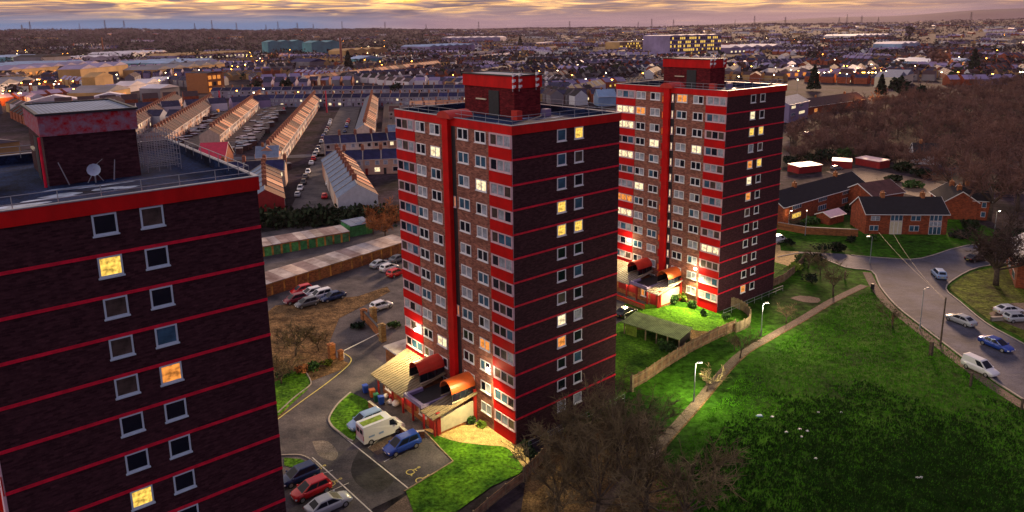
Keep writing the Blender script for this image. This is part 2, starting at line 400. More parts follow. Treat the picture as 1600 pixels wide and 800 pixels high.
        # flood lamps on the wall
        for v, z in (((19.9, 7.6), (4.35, 7.9)) if idx == 1 else ((19.3, 8.2), (4.3, 6.6))):
            m_ = MB(); m_.box(-.40, -.10, v-.06, v+.06, z-.04, z+.04, 'dark_metal'); m_.box(-.62, -.40, v-.2, v+.2, z-.16, z+.14, 'lit_lamp'); m_.build('flood_lamp', t)
            l = bpy.data.lights.new('flood_light', 'SPOT'); l.energy = 5500 if idx == 1 else (13000 if v < 10 else 3600); l.color = (1, .80, .36); l.shadow_soft_size = .25; l.spot_size = math.radians(150); l.spot_blend = .6
            lo = bpy.data.objects.new('flood_light', l); C.objects.link(lo)
            px = Vector((x, y, 0))+Vector((math.cos(th), math.sin(th), 0))*(-1.0)+Vector((-math.sin(th), math.cos(th), 0))*v
            lo.location = (px.x, px.y, z-.1)
            lo.rotation_euler = (Vector((math.cos(th), math.sin(th), 0))*.75+Vector((-math.sin(th), math.cos(th), 0))*(.25 if v < 10 else -.1)+Vector((0, 0, .85))).to_track_quat('Z', 'Y').to_euler()
            l2 = bpy.data.lights.new('flood_glow', 'POINT'); l2.energy = 190 if idx == 1 else 300; l2.color = (1, .82, .42); l2.shadow_soft_size = .25
            l2o = bpy.data.objects.new('flood_glow', l2); C.objects.link(l2o); l2o.location = lo.location
    # plant room
    u0, u1, v0, v1 = (5.3, 11.5, 10.2, 20.2) if idx == 0 else (8.0, 12.5, 9.2, 19.6); zp = 40.75; zr = 39.3
    b = MB(); b.box(u0+.15, u1-.15, v0+.15, v1-.15, RZ, zr, 'maroon_brick' if idx else 'dark_brick'); pr_ = b.build('plant_room', t)
    b = MB(); b.box(u0, u1, v0, v1, zr, zp, 'graffiti_red' if idx == 0 else 'red_fascia')
    b.build('cladding', pr_)
    b = MB(); b.box(u0-.12, u1+.12, v0-.12, v0+.12, zp+.002, zp+.16, 'dark_metal'); b.box(u0-.12, u1+.12, v1-.12, v1+.12, zp+.002, zp+.16, 'dark_metal')
    b.box(u0-.12, u0+.12, v0+.12, v1-.12, zp+.002, zp+.16, 'dark_metal'); b.box(u1-.12, u1+.12, v0+.12, v1-.12, zp+.002, zp+.16, 'dark_metal')
    b.box(u0+.12, u1-.12, v0+.12, v1-.12, zp+.002, zp+.06, 'slate_grey'); b.build('flat_roof', pr_)
    b = MB()
    b.box(u0+.02, u0+.13, v0+3, v0+5, RZ, zr-.4, 'dark_metal'); b.build('door', pr_)
    b = MB(); b.box(u0-.05, u0+.14, v0+5.6, v0+7.6, RZ+1.9, RZ+2.05, 'cream_wall')
    b.build('ledge', pr_)
    # aerials and dishes
    if idx == 0:
        b = MB(); px, py = 8.2, 9.55
        b.tube((px, py, RZ), (px, py, RZ+1.3), .05, .05, 'metal_grey'); b.tube((px-.5, py, RZ+.05), (px, py, RZ+.9), .03, .03, 'metal_grey'); b.tube((px+.5, py, RZ+.05), (px, py, RZ+.9), .03, .03, 'metal_grey')
        for r_, zz in ((.08, 0), (.28, .05), (.42, .14)): pass
        ring = []
        for k in range(5):
            rr_ = .45*k/4; ring.append([(px-.12+rr_*math.cos(a*PI/6), py-.35+.25*(k/4)**2*-1, RZ+1.05+rr_*math.sin(a*PI/6)) for a in range(12)])
        for k in range(4):
            for a in range(12): b.face([ring[k][a], ring[k][(a+1) % 12], ring[k+1][(a+1) % 12], ring[k+1][a]], 'blue_frame')
        b.tube((px-.12, py-.35, RZ+1.05), (px-.12, py-.95, RZ+1.15), .02, .02, 'metal_grey'); b.tube((px+.1, py-.1, RZ+1.3), (px+.5, py-.6, RZ+1.75), .02, .02, 'metal_grey')
        b.build('satellite_dish', t)
        b = MB(); b.tube((6.6, 9.9, RZ), (6.1, 9.9, RZ+1.7), .04, .03, 'metal_grey'); b.tube((9.4, 9.7, RZ), (9.6, 9.7, RZ+1.5), .05, .03, 'metal_grey')
        b.tube((5.2, 10.05, RZ), (5.2, 10.05, zr), .09, .09, 'red_band'); b.build('pipe', t)
        b = MB()   # open steel stair tower behind the plant room
        for q in range(6):
            for w_ in range(4):
                b.tube((12.0+w_*.8, 11+q*.9, RZ), (12.0+w_*.8, 11+q*.9, RZ+2.9), .035, .035, 'metal_grey', 4)
        for q in range(6):
            for hh in range(1, 8): b.tube((12.0, 11+q*.9, RZ+hh*.41), (14.4, 11+q*.9, RZ+hh*.41), .025, .025, 'metal_grey', 4)
        b.build('steel_rack', t)
    else:
        ra = random.Random(idx)
        for q in range(5 if idx == 1 else 3):
            b = MB(); px = [u0-.4, u0+.6, u1-1.2, u1+.3, u1+.35][q]; py = v0-.25 if q < 4 else v0+2
            z0 = zr-.3 if idx == 1 else zr+.2
            if q == 4: z0 = RZ+1.5
            b.tube((px, py, z0), (px, py, z0+2.4), .045, .045, 'metal_grey')
            for hh in (.4, 1.1, 1.8):
                b.tube((px, py-.12, z0+hh), (px, py-.12, z0+hh+.35), .15, .15, 'white_upvc', 8); b.tube((px+.3, py-.05, z0+hh+.1), (px+.3, py-.05, z0+hh+.35), .12, .12, 'white_upvc', 8)
            b.build('antenna', t)
        b = MB(); b.box(u0-.9, u0-.1, v0-1.6, v0-.5, RZ, RZ+1.1, 'red_barrel'); b.build('vent_cowl', t)
        b = MB(); b.box(u1-.5, u1+.4, v0-1.2, v0-.4, RZ, RZ+.9, 'shed_purple'); b.build('vent_cowl', t)
    return t
G0 = {(1, 0): 'lit_yellow', (3, 0): 'glass_brown', (4, 1): 'lit_orange', (7, 0): 'lit_yellow', (0, 1): 'glass_brown', (3, 1): 'glass_blue'}
G1 = {(0, 1): 'lit_yellow', (3, 0): 'lit_yellow', (4, 0): 'lit_yellow', (4, 1): 'lit_yellow', (1, 0): 'glass_blue', (8, 0): 'lit_cream', (9, 0): 'lit_orange', (7, 0): 'glass_brown'}
G2 = {(1, 0): 'lit_cream', (2, 0): 'lit_yellow', (2, 1): 'lit_yellow', (4, 0): 'lit_orange', (4, 1): 'lit_yellow', (6, 0): 'lit_orange', (12, 0): 'lit_orange', (3, 0): 'glass_curtain', (5, 0): 'lit_cream'}
tower(0, 'nearest tower block, cut by the left edge, with graffiti on its rooftop plant room', G0)
tower(1, 'middle tower block with red entrance canopies and a car park at its foot', G1)
tower(2, 'farthest tower block on the right with brightly lit entrance and stair windows', G2)
def TWp(idx, u, v):
    x, y, th = T_POS[idx]; return (x+math.cos(th)*u-math.sin(th)*v, y+math.sin(th)*u+math.cos(th)*v)
# ---------------------------------------------------------------- entrance buildings
def entrance(idx, label):
    x, y, th = T_POS[idx]
    t = thing('entrance_building', label, 'entrance building', (x, y, 0), th, 'low entrance buildings at the tower feet')
    b = MB(); b.box(-5.4, -.12, 7.6, 20.6, -.3, 2.6, 'orange_brick'); b.build('brick_wall', t)
    b = MB()
    for v in (7.5, 9.8, 12.2, 14.5, 17, 20.6): b.box(-6.15, -5.95, v-.1, v+.1, -.3, 2.65, 'maroon_wall')
    b.build('post', t)
    b = MB(); b.box(-5.46, -5.41, 12.5, 17, .9, 2.6, 'maroon_wall'); b.build('wall_panel', t)
    b = MB(); b.box(-5.46, -5.41, 8.3, 9.6, 0, 2.3, 'maroon_wall'); b.build('door', t)
    for v in (9.2, 14.2, 18.6):
        b = MB(); b.box(-6.2, -6.0, v-.15, v+.15, 2.35, 2.5, 'lit_lamp'); b.build('porch_lamp', t)
        l = bpy.data.lights.new('porch_light', 'POINT'); l.energy = 60; l.color = (1, .60, .22); l.shadow_soft_size = .15
        lo = bpy.data.objects.new('porch_light', l); C.objects.link(lo); lo.location = (x+math.cos(th)*-6.5-math.sin(th)*v, y+math.sin(th)*-6.5+math.cos(th)*v, 2.2)
    for v in (19.8, 11.7): put_window(t, 'window', -5.45, v, 1.0, -PI/2, 1.6, 1.2, 2, ['lit_orange', 'glass_brown'] if idx == 2 else ['glass_brown']*2)
    # cream end wall with its red pilasters
    b = MB(); b.box(-5.2, -.35, 7.42, 7.58, .35, 2.55, 'cream_wall'); b.build('cream_panel', t)
    b = MB(); b.box(-5.75, -5.25, 7.35, 7.65, -.3, 2.9, 'maroon_wall'); b.box(-.5, -.13, 7.2, 7.6, -.3, 4.1, 'red_barrel'); b.box(-5.25, -.5, 7.38, 7.6, -.3, .3, 'orange_brick'); b.build('pilaster', t)
    # lean-to roof in two runs either side of the stair well
    for v0, v1 in ((13.6, 21.6), (7.0, 9.6)):
        b = MB(); P = [(-6.6, v0, 2.68), (-6.6, v1, 2.68), (-.13, v1, 3.75), (-.13, v0, 3.75)]
        if v0 > 10: P[1] = (-6.6, v1, 2.68); P[2] = (-.13, v1+1.5, 3.75)
        lo = [(p[0], p[1], p[2]-.16) for p in P]
        b.quadmesh(P+lo, [(3, 2, 1, 0), (0, 1, 5, 4), (1, 2, 6, 5), (2, 3, 7, 6), (3, 0, 4, 7), (4, 5, 6, 7)], 'tan_tiles' if idx == 1 else 'garage_roof'); b.build('tiled_roof', t)
    for v0, v1 in ((13.6, 21.6), (7.0, 9.6)):
        b = MB(); v = v0+.25
        while v < v1-.1:
            sl_ = (3.75-2.68)/6.47
            for u0_, u1_ in ((-6.6, -.2),):
                b.quadmesh([(u0_, v-.05, 2.684), (u1_, v-.05, 2.684+(u1_-u0_)*sl_), (u1_, v+.05, 2.684+(u1_-u0_)*sl_), (u0_, v+.05, 2.684), (u0_, v-.05, 2.76), (u1_, v-.05, 2.76+(u1_-u0_)*sl_), (u1_, v+.05, 2.76+(u1_-u0_)*sl_), (u0_, v+.05, 2.76)], [(0, 1, 5, 4), (1, 2, 6, 5), (2, 3, 7, 6), (3, 0, 4, 7), (4, 5, 6, 7)], 'old_wood')
            v += .5
        b.build('roof_ribs', t)
    b = MB(); b.box(-6.3, -.13, 9.7, 13.5, 2.62, 2.8, 'dark_metal'); b.build('stair_deck', t)
    b = MB(); b.box(-6.45, -6.0, 9.62, 13.55, 2.81, 3.25, 'shed_purple'); b.box(-6.0, -3.9, 13.1, 13.55, 2.81, 3.2, 'shed_purple'); b.box(-6.0, -1.8, 9.63, 9.9, 2.81, 3.15, 'shed_purple'); b.build('parapet', t)
    # barrel canopies
    for v, m_, u0 in ((15.1, 'red_barrel', -3.9), (8.6, 'orange_barrel', -3.6)):
        b = MB(); ro, ri, n = 1.25, 1.13, 12; zc = 4.55; u1 = -.15
        for k in range(n):
            a0, a1 = PI*k/n, PI*(k+1)/n
            o0 = (v+ro*math.cos(a0), zc+ro*math.sin(a0)); o1 = (v+ro*math.cos(a1), zc+ro*math.sin(a1)); i0 = (v+ri*math.cos(a0), zc+ri*math.sin(a0)); i1 = (v+ri*math.cos(a1), zc+ri*math.sin(a1))
            b.face([(u0, *o0), (u1, *o0), (u1, *o1), (u0, *o1)], m_); b.face([(u0, *i1), (u1, *i1), (u1, *i0), (u0, *i0)], m_)
            b.face([(u0, *i0), (u0, *o0), (u0, *o1), (u0, *i1)], m_)
        cn = b.build('barrel_canopy', t)
        b = MB()
        for vv in (v-1.19, v+1.19):
            for u in (u0+.08, u0+1.2, u0+2.3, u1-.1): b.box(u-.05, u+.05, vv-.05, vv+.05, 3.55, zc, 'dark_metal')
            b.box(u0+.08, u1, vv-.03, vv+.03, 3.35, 3.5, 'cream_wall')
        b.build('canopy_frame', cn)
        b = MB()
        for vv in (v-1.19, v+1.19): b.face([(u0+.1, vv, 3.5), (u1, vv, 3.5), (u1, vv, zc), (u0+.1, vv, zc)], 'glass_dark')
        b.build('canopy_glass', cn)
    return t
entrance(1, 'low entrance building with tan lean-to roof and barrel canopies beside the white van')
entrance(2, 'low entrance building with grey roof and lit doorway at the foot of the farthest tower')
# ---------------------------------------------------------------- vehicles (front towards +x)
def loft(b, st, m):
    "st: x, half width, z low, z belt ; rounded cross-section"
    rings = []
    for x, w, z0, z1 in st:
        h = z1-z0
        rings.append([(x, -w*.90, z0), (x, -w, z0+h*.25), (x, -w, z0+h*.72), (x, -w*.93, z0+h*.93), (x, -w*.80, z1), (x, w*.80, z1), (x, w*.93, z0+h*.93), (x, w, z0+h*.72), (x, w, z0+h*.25), (x, w*.90, z0)])
    n = len(rings[0]); vs = [p for r in rings for p in r]; fs = []
    for i in range(len(rings)-1):
        for k in range(n): fs.append((i*n+k, i*n+(k+1) % n, (i+1)*n+(k+1) % n, (i+1)*n+k))
    fs = [f[::-1] for f in fs]
    fs.append(tuple(range(n))[::-1][::-1]); fs.append(tuple(range((len(rings)-1)*n, len(rings)*n))[::-1])
    b.quadmesh(vs, fs, m)
VSPEC = {
 'hatch': dict(L=4.0, W=.86, st=[(-2.0, .70, .45, .80), (-1.93, .80, .28, .95), (-1.2, .86, .22, .98), (.6, .86, .22, .95), (1.35, .84, .22, .90), (1.75, .78, .26, .78), (1.92, .66, .30, .66), (2.0, .48, .40, .58)], cab=[(-1.92, .95), (-1.55, 1.47), (.25, 1.49), (1.32, .90)], wx=(-1.28, 1.28)),
 'saloon': dict(L=4.6, W=.89, st=[(-2.3, .72, .45, .84), (-2.22, .82, .3, .98), (-1.3, .89, .22, .98), (.7, .89, .22, .93), (1.6, .86, .22, .86), (2.05, .78, .26, .74), (2.2, .66, .3, .64), (2.3, .46, .4, .56)], cab=[(-2.0, .97), (-1.05, 1.43), (.25, 1.44), (1.35, .88)], wx=(-1.42, 1.42)),
 'mpv': dict(L=4.3, W=.89, st=[(-2.15, .74, .45, .9), (-2.08, .84, .3, 1.02), (-1.2, .89, .22, 1.04), (.8, .89, .22, 1.0), (1.55, .86, .22, .9), (2.0, .78, .28, .74), (2.15, .62, .4, .60)], cab=[(-2.05, 1.0), (-1.85, 1.62), (.35, 1.62), (1.35, .95)], wx=(-1.32, 1.32)),
 'small_van': dict(L=4.4, W=.91, st=[(-2.2, .84, .4, 1.1), (-2.15, .88, .3, 1.12), (-1.2, .91, .22, 1.12), (.8, .91, .22, 1.06), (1.6, .87, .22, .94), (2.05, .8, .28, .78), (2.2, .64, .4, .62)], cab=[(-2.18, 1.1), (-2.1, 1.82), (.35, 1.80), (1.3, 1.0)], wx=(-1.35, 1.35)),
}
def cabin(b, cab, W, paint):
    (xa, za), (xb, zb), (xc, zc), (xd, zd) = cab; w0 = W*.86; w1 = W*.70
    lo = [(xa, -w0, za-.03), (xd, -w0, zd-.03), (xd, w0, zd-.03), (xa, w0, za-.03)]; hi = [(xb, -w1, zb), (xc, -w1, zc), (xc, w1, zc), (xb, w1, zb)]
    b.quadmesh(lo+hi, [(0, 1, 5, 4), (1, 2, 6, 5), (2, 3, 7, 6), (3, 0, 4, 7)], paint)
    top = [(xb+.12, -w1*.85, zb+.05), (xc-.12, -w1*.85, zc+.05), (xc-.12, w1*.85, zc+.05), (xb+.12, w1*.85, zb+.05)]
    b.quadmesh(hi+top, [(0, 1, 5, 4), (1, 2, 6, 5), (2, 3, 7, 6), (3, 0, 4, 7), (4, 5, 6, 7)], paint)
    return lo, hi
def glassquad(b, A, B, Cc, D, i0, i1, j0, j1, off=.012):
    A, B, Cc, D = map(Vector, (A, B, Cc, D)); n = (B-A).cross(D-A).normalized()*off
    P = lambda s, t: (A.lerp(B, s)).lerp(D.lerp(Cc, s), t)+n
    b.face([P(i0, j0), P(i1, j0), P(i1, j1), P(i0, j1)], 'car_glass')
def wheels_mb(b, x, side, W, rim=True, r=.32):
    y0 = side*(W-.20); y1 = side*(W+.01)
    b.tube((x, y0, r), (x, y1, r), r, r, 'tyre', 14)
def car_glass_parts(vtype, lo, hi, t=None, single=None):
    def part(nm, fn):
        b = single or MB(); fn(b)
        if not single: b.build(nm, t)
    part('windscreen', lambda b: glassquad(b, lo[1], lo[2], hi[2], hi[1], .07, .93, .1, .92))
    if vtype != 'big_van': part('rear_window', lambda b: glassquad(b, lo[3], lo[0], hi[0], hi[3], .12, .88, .25, .88))
    if vtype == 'small_van':
        part('side_window', lambda b: glassquad(b, lo[0], lo[1], hi[1], hi[0], .66, .93, .12, .88)); part('side_window', lambda b: glassquad(b, lo[2], lo[3], hi[3], hi[2], .07, .34, .12, .88))
    else:
        for a, c in ((.10, .48), (.52, .90)):
            part('side_window', lambda b: glassquad(b, lo[0], lo[1], hi[1], hi[0], a, c, .14, .88)); part('side_window', lambda b: glassquad(b, lo[2], lo[3], hi[3], hi[2], a, c, .14, .88))
def make_car(vtype, colour, label, pos, rz, group='cars parked round the towers', name='parked_car', cat='car'):
    sp = VSPEC[vtype]; t = thing(name, label, cat, (*pos, .03), rz, group); paint = 'paint_'+colour
    b = MB(); loft(b, sp['st'], paint); body = b.build('body', t, smooth=True)
    b = MB(); lo, hi = cabin(b, sp['cab'], sp['W'], paint); b.build('cabin', t)
    car_glass_parts(vtype, lo, hi, t)
    W = sp['W']; x1 = sp['L']/2
    for x in sp['wx']:
        for s in (-1, 1):
            b = MB(); wheels_mb(b, x, s, W); w = b.build('wheel', t)
            b = MB(); b.tube((x, s*(W+.01), .32), (x, s*(W+.02), .32), .2, .18, 'rim', 12); b.build('rim', w)
    z = sp['st'][-2][3]
    for s in (-1, 1):
        b = MB(); b.box(x1-.22, x1-.045, s*.62-.13, s*.62+.13, z-.2, z-.06, 'head_lamp'); b.build('headlight', t)
        b = MB(); b.box(-x1-.012, -x1+.12, s*.66-.09, s*.66+.09, .70, .86, 'tail_lamp'); b.build('tail_light', t)
        b = MB(); b.box(sp['cab'][3][0]-.38, sp['cab'][3][0]-.2, s*(W+.07)-.07, s*(W+.07)+.07, .92, 1.05, paint); b.build('wing_mirror', t)
    b = MB(); b.box(x1-.06, x1+.008, -.26, .26, .42, .53, 'white_upvc'); b.box(-x1-.02, -x1+.05, -.26, .26, .52, .63, 'yellow_paint'); b.build('number_plate', t)
    return t
def simple_car_mesh(vtype, colour):
    sp = VSPEC[vtype]; b = MB(); paint = 'paint_'+colour; loft(b, sp['st'], paint); lo, hi = cabin(b, sp['cab'], sp['W'], paint); car_glass_parts(vtype, lo, hi, None, b)
    for x in sp['wx']:
        for s in (-1, 1): wheels_mb(b, x, s, sp['W'], False)
    return b.mesh('small_car', True)
def make_big_van(label, pos, rz):
    t = thing('parked_van', label, 'van', (*pos, .03), rz, None); P = 'paint_white'
    b = MB(); W = 1.0
    pr = [(-2.6, .4), (-2.6, 2.32), (-2.5, 2.42), (1.0, 2.42), (1.25, 2.3), (2.0, 1.35), (2.62, 1.05), (2.75, .75), (2.72, .35)]
    n = len(pr)
    def inset(p, s): # upper outline narrower
        return (p[0], s*(W if p[1] < 1.3 else W-.08), p[1])
    vs = [inset(p, -1) for p in pr]+[inset(p, 1) for p in pr]
    b.quadmesh(vs, [(i, n+i, n+(i+1) % n, (i+1) % n) for i in range(n)]+[tuple(range(n))[::-1][::-1]], P); b.quadmesh(vs, [tuple(range(2*n-1, n-1, -1))], P)
    b.build('body', t)
    b = MB(); b.box(-2.4, .3, -.55, .45, 2.425, 2.44, 'leaf_lime'); b.build('roof_panel', t)
    b = MB(); glassquad(b, (2.0, -.86, 1.36), (2.0, .86, 1.36), (1.27, .80, 2.27), (1.27, -.80, 2.27), .03, .97, .05, .93); b.build('windscreen', t)
    for s in (-1, 1):
        b = MB(); y = s*(W-.062); pts = [(.75, y, 1.4), (1.85, y, 1.4), (1.2, y+s*-.0, 2.15), (.75, y, 2.15)]
        b.face(pts if s < 0 else pts[::-1], 'car_glass'); b.build('side_window', t)
        b = MB(); y = s*(W+.006)
        # faded blue lettering blocks on the van side
        for k, (a, w, z0, z1) in enumerate(((-2.0, .75, 1.0, 1.22), (-.7, .6, .95, 1.2))):
            b = MB(); p_ = [(a, y, z0), (a+w, y, z0), (a+w, y, z1), (a, y, z1)]; b.face(p_ if s < 0 else p_[::-1], 'shed_blue'); b.build('side_marking', t)
    b = MB(); b.box(-2.615, -2.602, -.86, .86, .75, 2.2, 'pink_frame'); b.box(-2.63, -2.616, -.7, -.1, 1.5, 2.0, 'car_glass'); b.box(-2.63, -2.616, .1, .7, 1.5, 2.0, 'car_glass'); b.build('rear_door', t)
    for x in (-1.75, 1.75):
        for s in (-1, 1):
            b = MB(); wheels_mb(b, x, s, W, r=.36); w = b.build('wheel', t)
            b = MB(); b.tube((x, s*(W+.01), .36), (x, s*(W+.02), .36), .21, .19, 'rim', 12); b.build('rim', w)
    for s in (-1, 1):
        b = MB(); b.box(2.5, 2.72, s*.72-.13, s*.72+.13, .78, .95, 'head_lamp'); b.build('headlight', t)
        b = MB(); b.box(1.45, 1.6, s*1.12-.08, s*1.12+.08, 1.35, 1.65, 'dark_metal'); b.build('wing_mirror', t)
        b = MB(); b.box(-2.62, -2.58, s*.9-.06, s*.9+.06, .8, 1.4, 'tail_lamp'); b.build('tail_light', t)
    return t
D = math.degrees
near = [ # type, colour, px, py (body centre, z .7), heading, label
 ('mpv', 'pale_blue', 571, 656, TH+PI, 'pale silver-blue people carrier parked left of the white van'),
 ('mpv', 'blue', 628, 693, TH+PI, 'shiny blue people carrier parked right of the white van'),
 ('hatch', 'dark_blue', 468, 740, TH+PI, 'dark blue hatchback parked behind the red hatchback, beside the nearest tower'),
 ('hatch', 'red', 486, 762, TH+PI, 'bright red hatchback between the dark blue and silver cars'),
 ('saloon', 'silver', 513, 785, TH, 'silver saloon nearest the bottom edge, beside the red hatchback'),
 ('hatch', 'white', 596, 476, TH+.05, 'white hatchback parked by the brick gate pillars'),
 ('hatch', 'red', 471, 452, TH+PI, 'red hatchback at the far end of the row by the lower garages'),
 ('hatch', 'white', 486, 456, TH+PI, 'white hatchback beside the red one in the rear car park'),
 ('mpv', 'white', 500, 460, TH+PI, 'white people carrier in the middle of the rear car park row'),
 ('saloon', 'dark_blue', 520, 462, TH+PI, 'dark saloon at the right end of the rear car park row'),
 ('hatch', 'maroon', 461, 466, TH+PI, 'maroon hatchback behind the bare branches in the rear car park'),
 ('hatch', 'grey', 479, 472, TH+PI, 'grey hatchback nearest the bare tree in the rear car park'),
 ('saloon', 'silver', 594, 411, TH+.2, 'silver saloon nearest the orange garage wall'),
 ('hatch', 'white', 608, 417, TH+.2, 'white hatchback between silver and crimson cars near the lower garages'),
 ('hatch', 'red', 619, 425, TH+.2, 'crimson hatchback half hidden behind the middle tower'),
 ('saloon', 'grey', 623, 403, TH+.2, 'grey saloon half hidden behind the middle tower near the garages'),
 ('saloon', 'black', 978, 486, TH+.1, 'black saloon on the drive in front of the farthest tower entrance'),
 ('mpv', 'pale_blue', 1467, 427, PI*1.42+PI, 'pale blue car with orange-red tail crossing the junction'),
 ('saloon', 'silver', 1501, 498, 1.95, 'silver saloon parked at the roadside behind the bright blue saloon'),
 ('saloon', 'blue', 1557, 536, 1.95+PI, 'bright blue saloon parked at the roadside in front of the silver saloon'),
 ('small_van', 'white', 1532, 573, 1.95+PI, 'small white van parked on the grass-side kerb of the right road'),
 ('saloon', 'white', 1577, 483, .1, 'white saloon in the far space of the right-hand driveway'),
 ('hatch', 'silver', 1589, 495, .1, 'silver hatchback in the near space of the right-hand driveway'),
 ('saloon', 'black', 1525, 402, .35, 'black saloon parked under the big bare tree on the right'),
 ('small_van', 'white', 1217, 374, .6, 'small white van seen just past the corner of the farthest tower'),
 ('hatch', 'blue', 1263, 209, .3, 'blue hatchback by the distant red garages'),
 ('hatch', 'grey', 1307, 262, .3, 'grey hatchback between the distant red garages and the long dark roof'),
]
for vt, col, px, py, rz, lab in near:
    make_car(vt, col, lab, G(px, py, .75), rz, name='parked_van' if 'van ' in lab else 'parked_car', cat='van' if vt == 'small_van' else 'car')
p = G(594, 667, 1.2); make_big_van('large white panel van with a lime green roof panel, parked at the middle tower entrance', p, TH)
# rear lamps of the moving car glow
l = bpy.data.objects
# ---------------------------------------------------------------- terrain
def terrain(x, y):
    d = math.hypot(x, y)
    if d < 1100: return 0.0
    az = math.atan2(x, y)
    A = 100+(56-100)*min(1, max(0, (az+.66)/.66)) if az < 0 else 56+(70-56)*min(1, az/.6)
    t = min(1, (d-1100)/5500); t = t*t*(3-2*t)
    h = A*t*(1+.06*math.sin(az*23+d*.0011)+.04*math.sin(az*61))
    return h
def ground():
    vs = []; fs = []; NA = 160
    rad = [0, 60, 200, 500, 800, 1100, 1300, 1500, 1800, 2100, 2500, 3000, 3500, 4000, 4700, 5400, 6100, 6800, 8000, 11000, 16000]
    for r in rad:
        for k in range(NA):
            a = 2*PI*k/NA; x, y = r*math.sin(a), r*math.cos(a)
            z = terrain(x, y) if abs((a+PI) % (2*PI)-PI) < 1.4 else 0
            if r > 7500: z *= .75
            vs.append((x, y, z))
    for i in range(len(rad)-1):
        for k in range(NA): fs.append((i*NA+k, (i+1)*NA+k, (i+1)*NA+(k+1) % NA, i*NA+(k+1) % NA))
    fs = [f[::-1] for f in fs]
    b = MB(); b.quadmesh(vs, fs, 'urban_ground'); tag(b.build('ground', smooth=True), kind='structure')
ground()
def ridge(name, az0, az1, dist, hfun, m='hills', n=70):
    vs = []; fs = []
    for i in range(n+1):
        a = az0+(az1-az0)*i/n; h = hfun(i/n)
        for dd, hh in ((-2500, -5), (-900, h*.7), (0, h), (1500, h*.8), (4000, -10)):
            vs.append(((dist+dd)*math.sin(a), (dist+dd)*math.cos(a), hh))
    for i in range(n):
        for k in range(4): fs.append((i*5+k, i*5+k+1, (i+1)*5+k+1, (i+1)*5+k))
    b = MB(); b.quadmesh(vs, [f[::-1] for f in fs], m); tag(b.build(name, smooth=True), kind='structure')
ridge('hills', .2, 1.0, 15000, lambda t: 60+330*min(1, t*1.9)*(.8+.1*math.sin(t*11)+.06*math.sin(t*31)))
ridge('hills', -.95, .25, 15500, lambda t: 60+50*math.sin(t*PI)+20*math.sin(t*17))
# ---------------------------------------------------------------- near ground
sheet('lawn', [(-6, 30), (110, 20), (110, 170), (30, 170), (5, 100), (6, 60)], .012, 'field_grass')
sheet('car_park', [(-75, 45), (-25, 40), (-14.2, 61.8), (-11.0, 64.4), (-.3, 76), (20, 90), (20, 130), (16, 165), (-45, 172), (-75, 150)], .03, 'asphalt')
# service area in front of the farthest tower
sheet('drive', GP('880,470 985,505 1000,498 1060,470 1000,440 900,420'), .05, 'asphalt')
# verge with bare trees left
vg = GP('380,520 430,478 560,463 605,448 610,456 530,498 515,535 520,556 545,568 540,576 486,596 440,650 380,700')
sheet('verge', vg, .06, 'earth')
sheet('verge', GP('425,600 470,576 486,596 480,610 436,650 425,650'), .075, 'grass')
sheet('lawn', GP('444,728 444,716 470,718 488,727 470,735'), .08, 'grass')
# island lawn
isl = smoothline(GP('548,614 528,632 515,652 517,664 530,676 552,690 560,672 590,650 575,628 548,614'), 5)
sheet('lawn', isl, .10, 'grass')
ribbon(isl[:26], .22, .12, 'kerbstone', .03).build('kerb')['kind'] = 'structure'
# lines and kerbs
y1 = smoothline(GP('430,659 470,629 510,600 535,580 547,568 548,560 538,553'), 4)
ribbon(y1, .16, .006, 'yellow_paint', .085).build('yellow_line')['kind'] = 'structure'
ribbon(smoothline(GP('434,646 460,622 482,605 486,597 478,582'), 4), .16, .1, 'kerbstone', .05).build('kerb')['kind'] = 'structure'
for a in ('534,680 640,765', '488,715 600,818'):
    ribbon(GP(a), .13, .006, 'white_paint', .036).build('kerb_line')['kind'] = 'structure'
ribbon(smoothline(GP('440,712 470,712 490,722 500,732'), 4), .15, .1, 'kerbstone', .03).build('kerb')['kind'] = 'structure'
for a in ('575,700 604,678', '600,722 650,694', '460,755 520,735', '500,775 545,755'):
    ribbon(GP(a), .09, .004, 'white_paint', .040).build('bay_line')['kind'] = 'structure'
sheet('bay_light_strip', GP('574,700 590,712 640,688 624,676'), .035, 'path')  # tan strip painting the flood light that falls between the parked vehicles
sheet('wet_patch', smoothline(GP('488,690 512,690 528,708 520,720 498,712 488,690'), 3), .036, 'asphalt_patch')
sheet('wet_patch', smoothline(GP('560,705 600,728 615,752 590,770 562,760 548,735 560,705'), 3), .038, 'wet_asphalt')
sheet('footpath', GP('600,800 640,770 660,800 640,830 590,830'), .045, 'path')
# wheelchair symbols
def wheelchair(px, py, rz):
    x, y = G(px, py); b = MB(); z = .045
    def q(p, r=.05):
        return ribbon([(x+(u*math.cos(rz)-v*math.sin(rz)), y+(u*math.sin(rz)+v*math.cos(rz))) for u, v in p], r*2, .004, 'yellow_paint', z, b)
    q([(.42*math.cos(a*PI/6+1.2), .42*math.sin(a*PI/6+1.2)) for a in range(11)], .06)
    q([(-.1, .95), (-.1, .35), (.35, .35), (.55, -.25), (.75, -.2)], .06); q([(-.1, .65), (.3, .65)], .05)
    q([(-.1+.12*math.cos(a*PI/4), 1.15+.12*math.sin(a*PI/4)) for a in range(9)], .06)
    tag(b.build('wheelchair_symbol'), kind='structure')
for px, py in ((641, 738), (656, 751), (517, 756), (492, 735)): wheelchair(px, py, TH-PI/2)
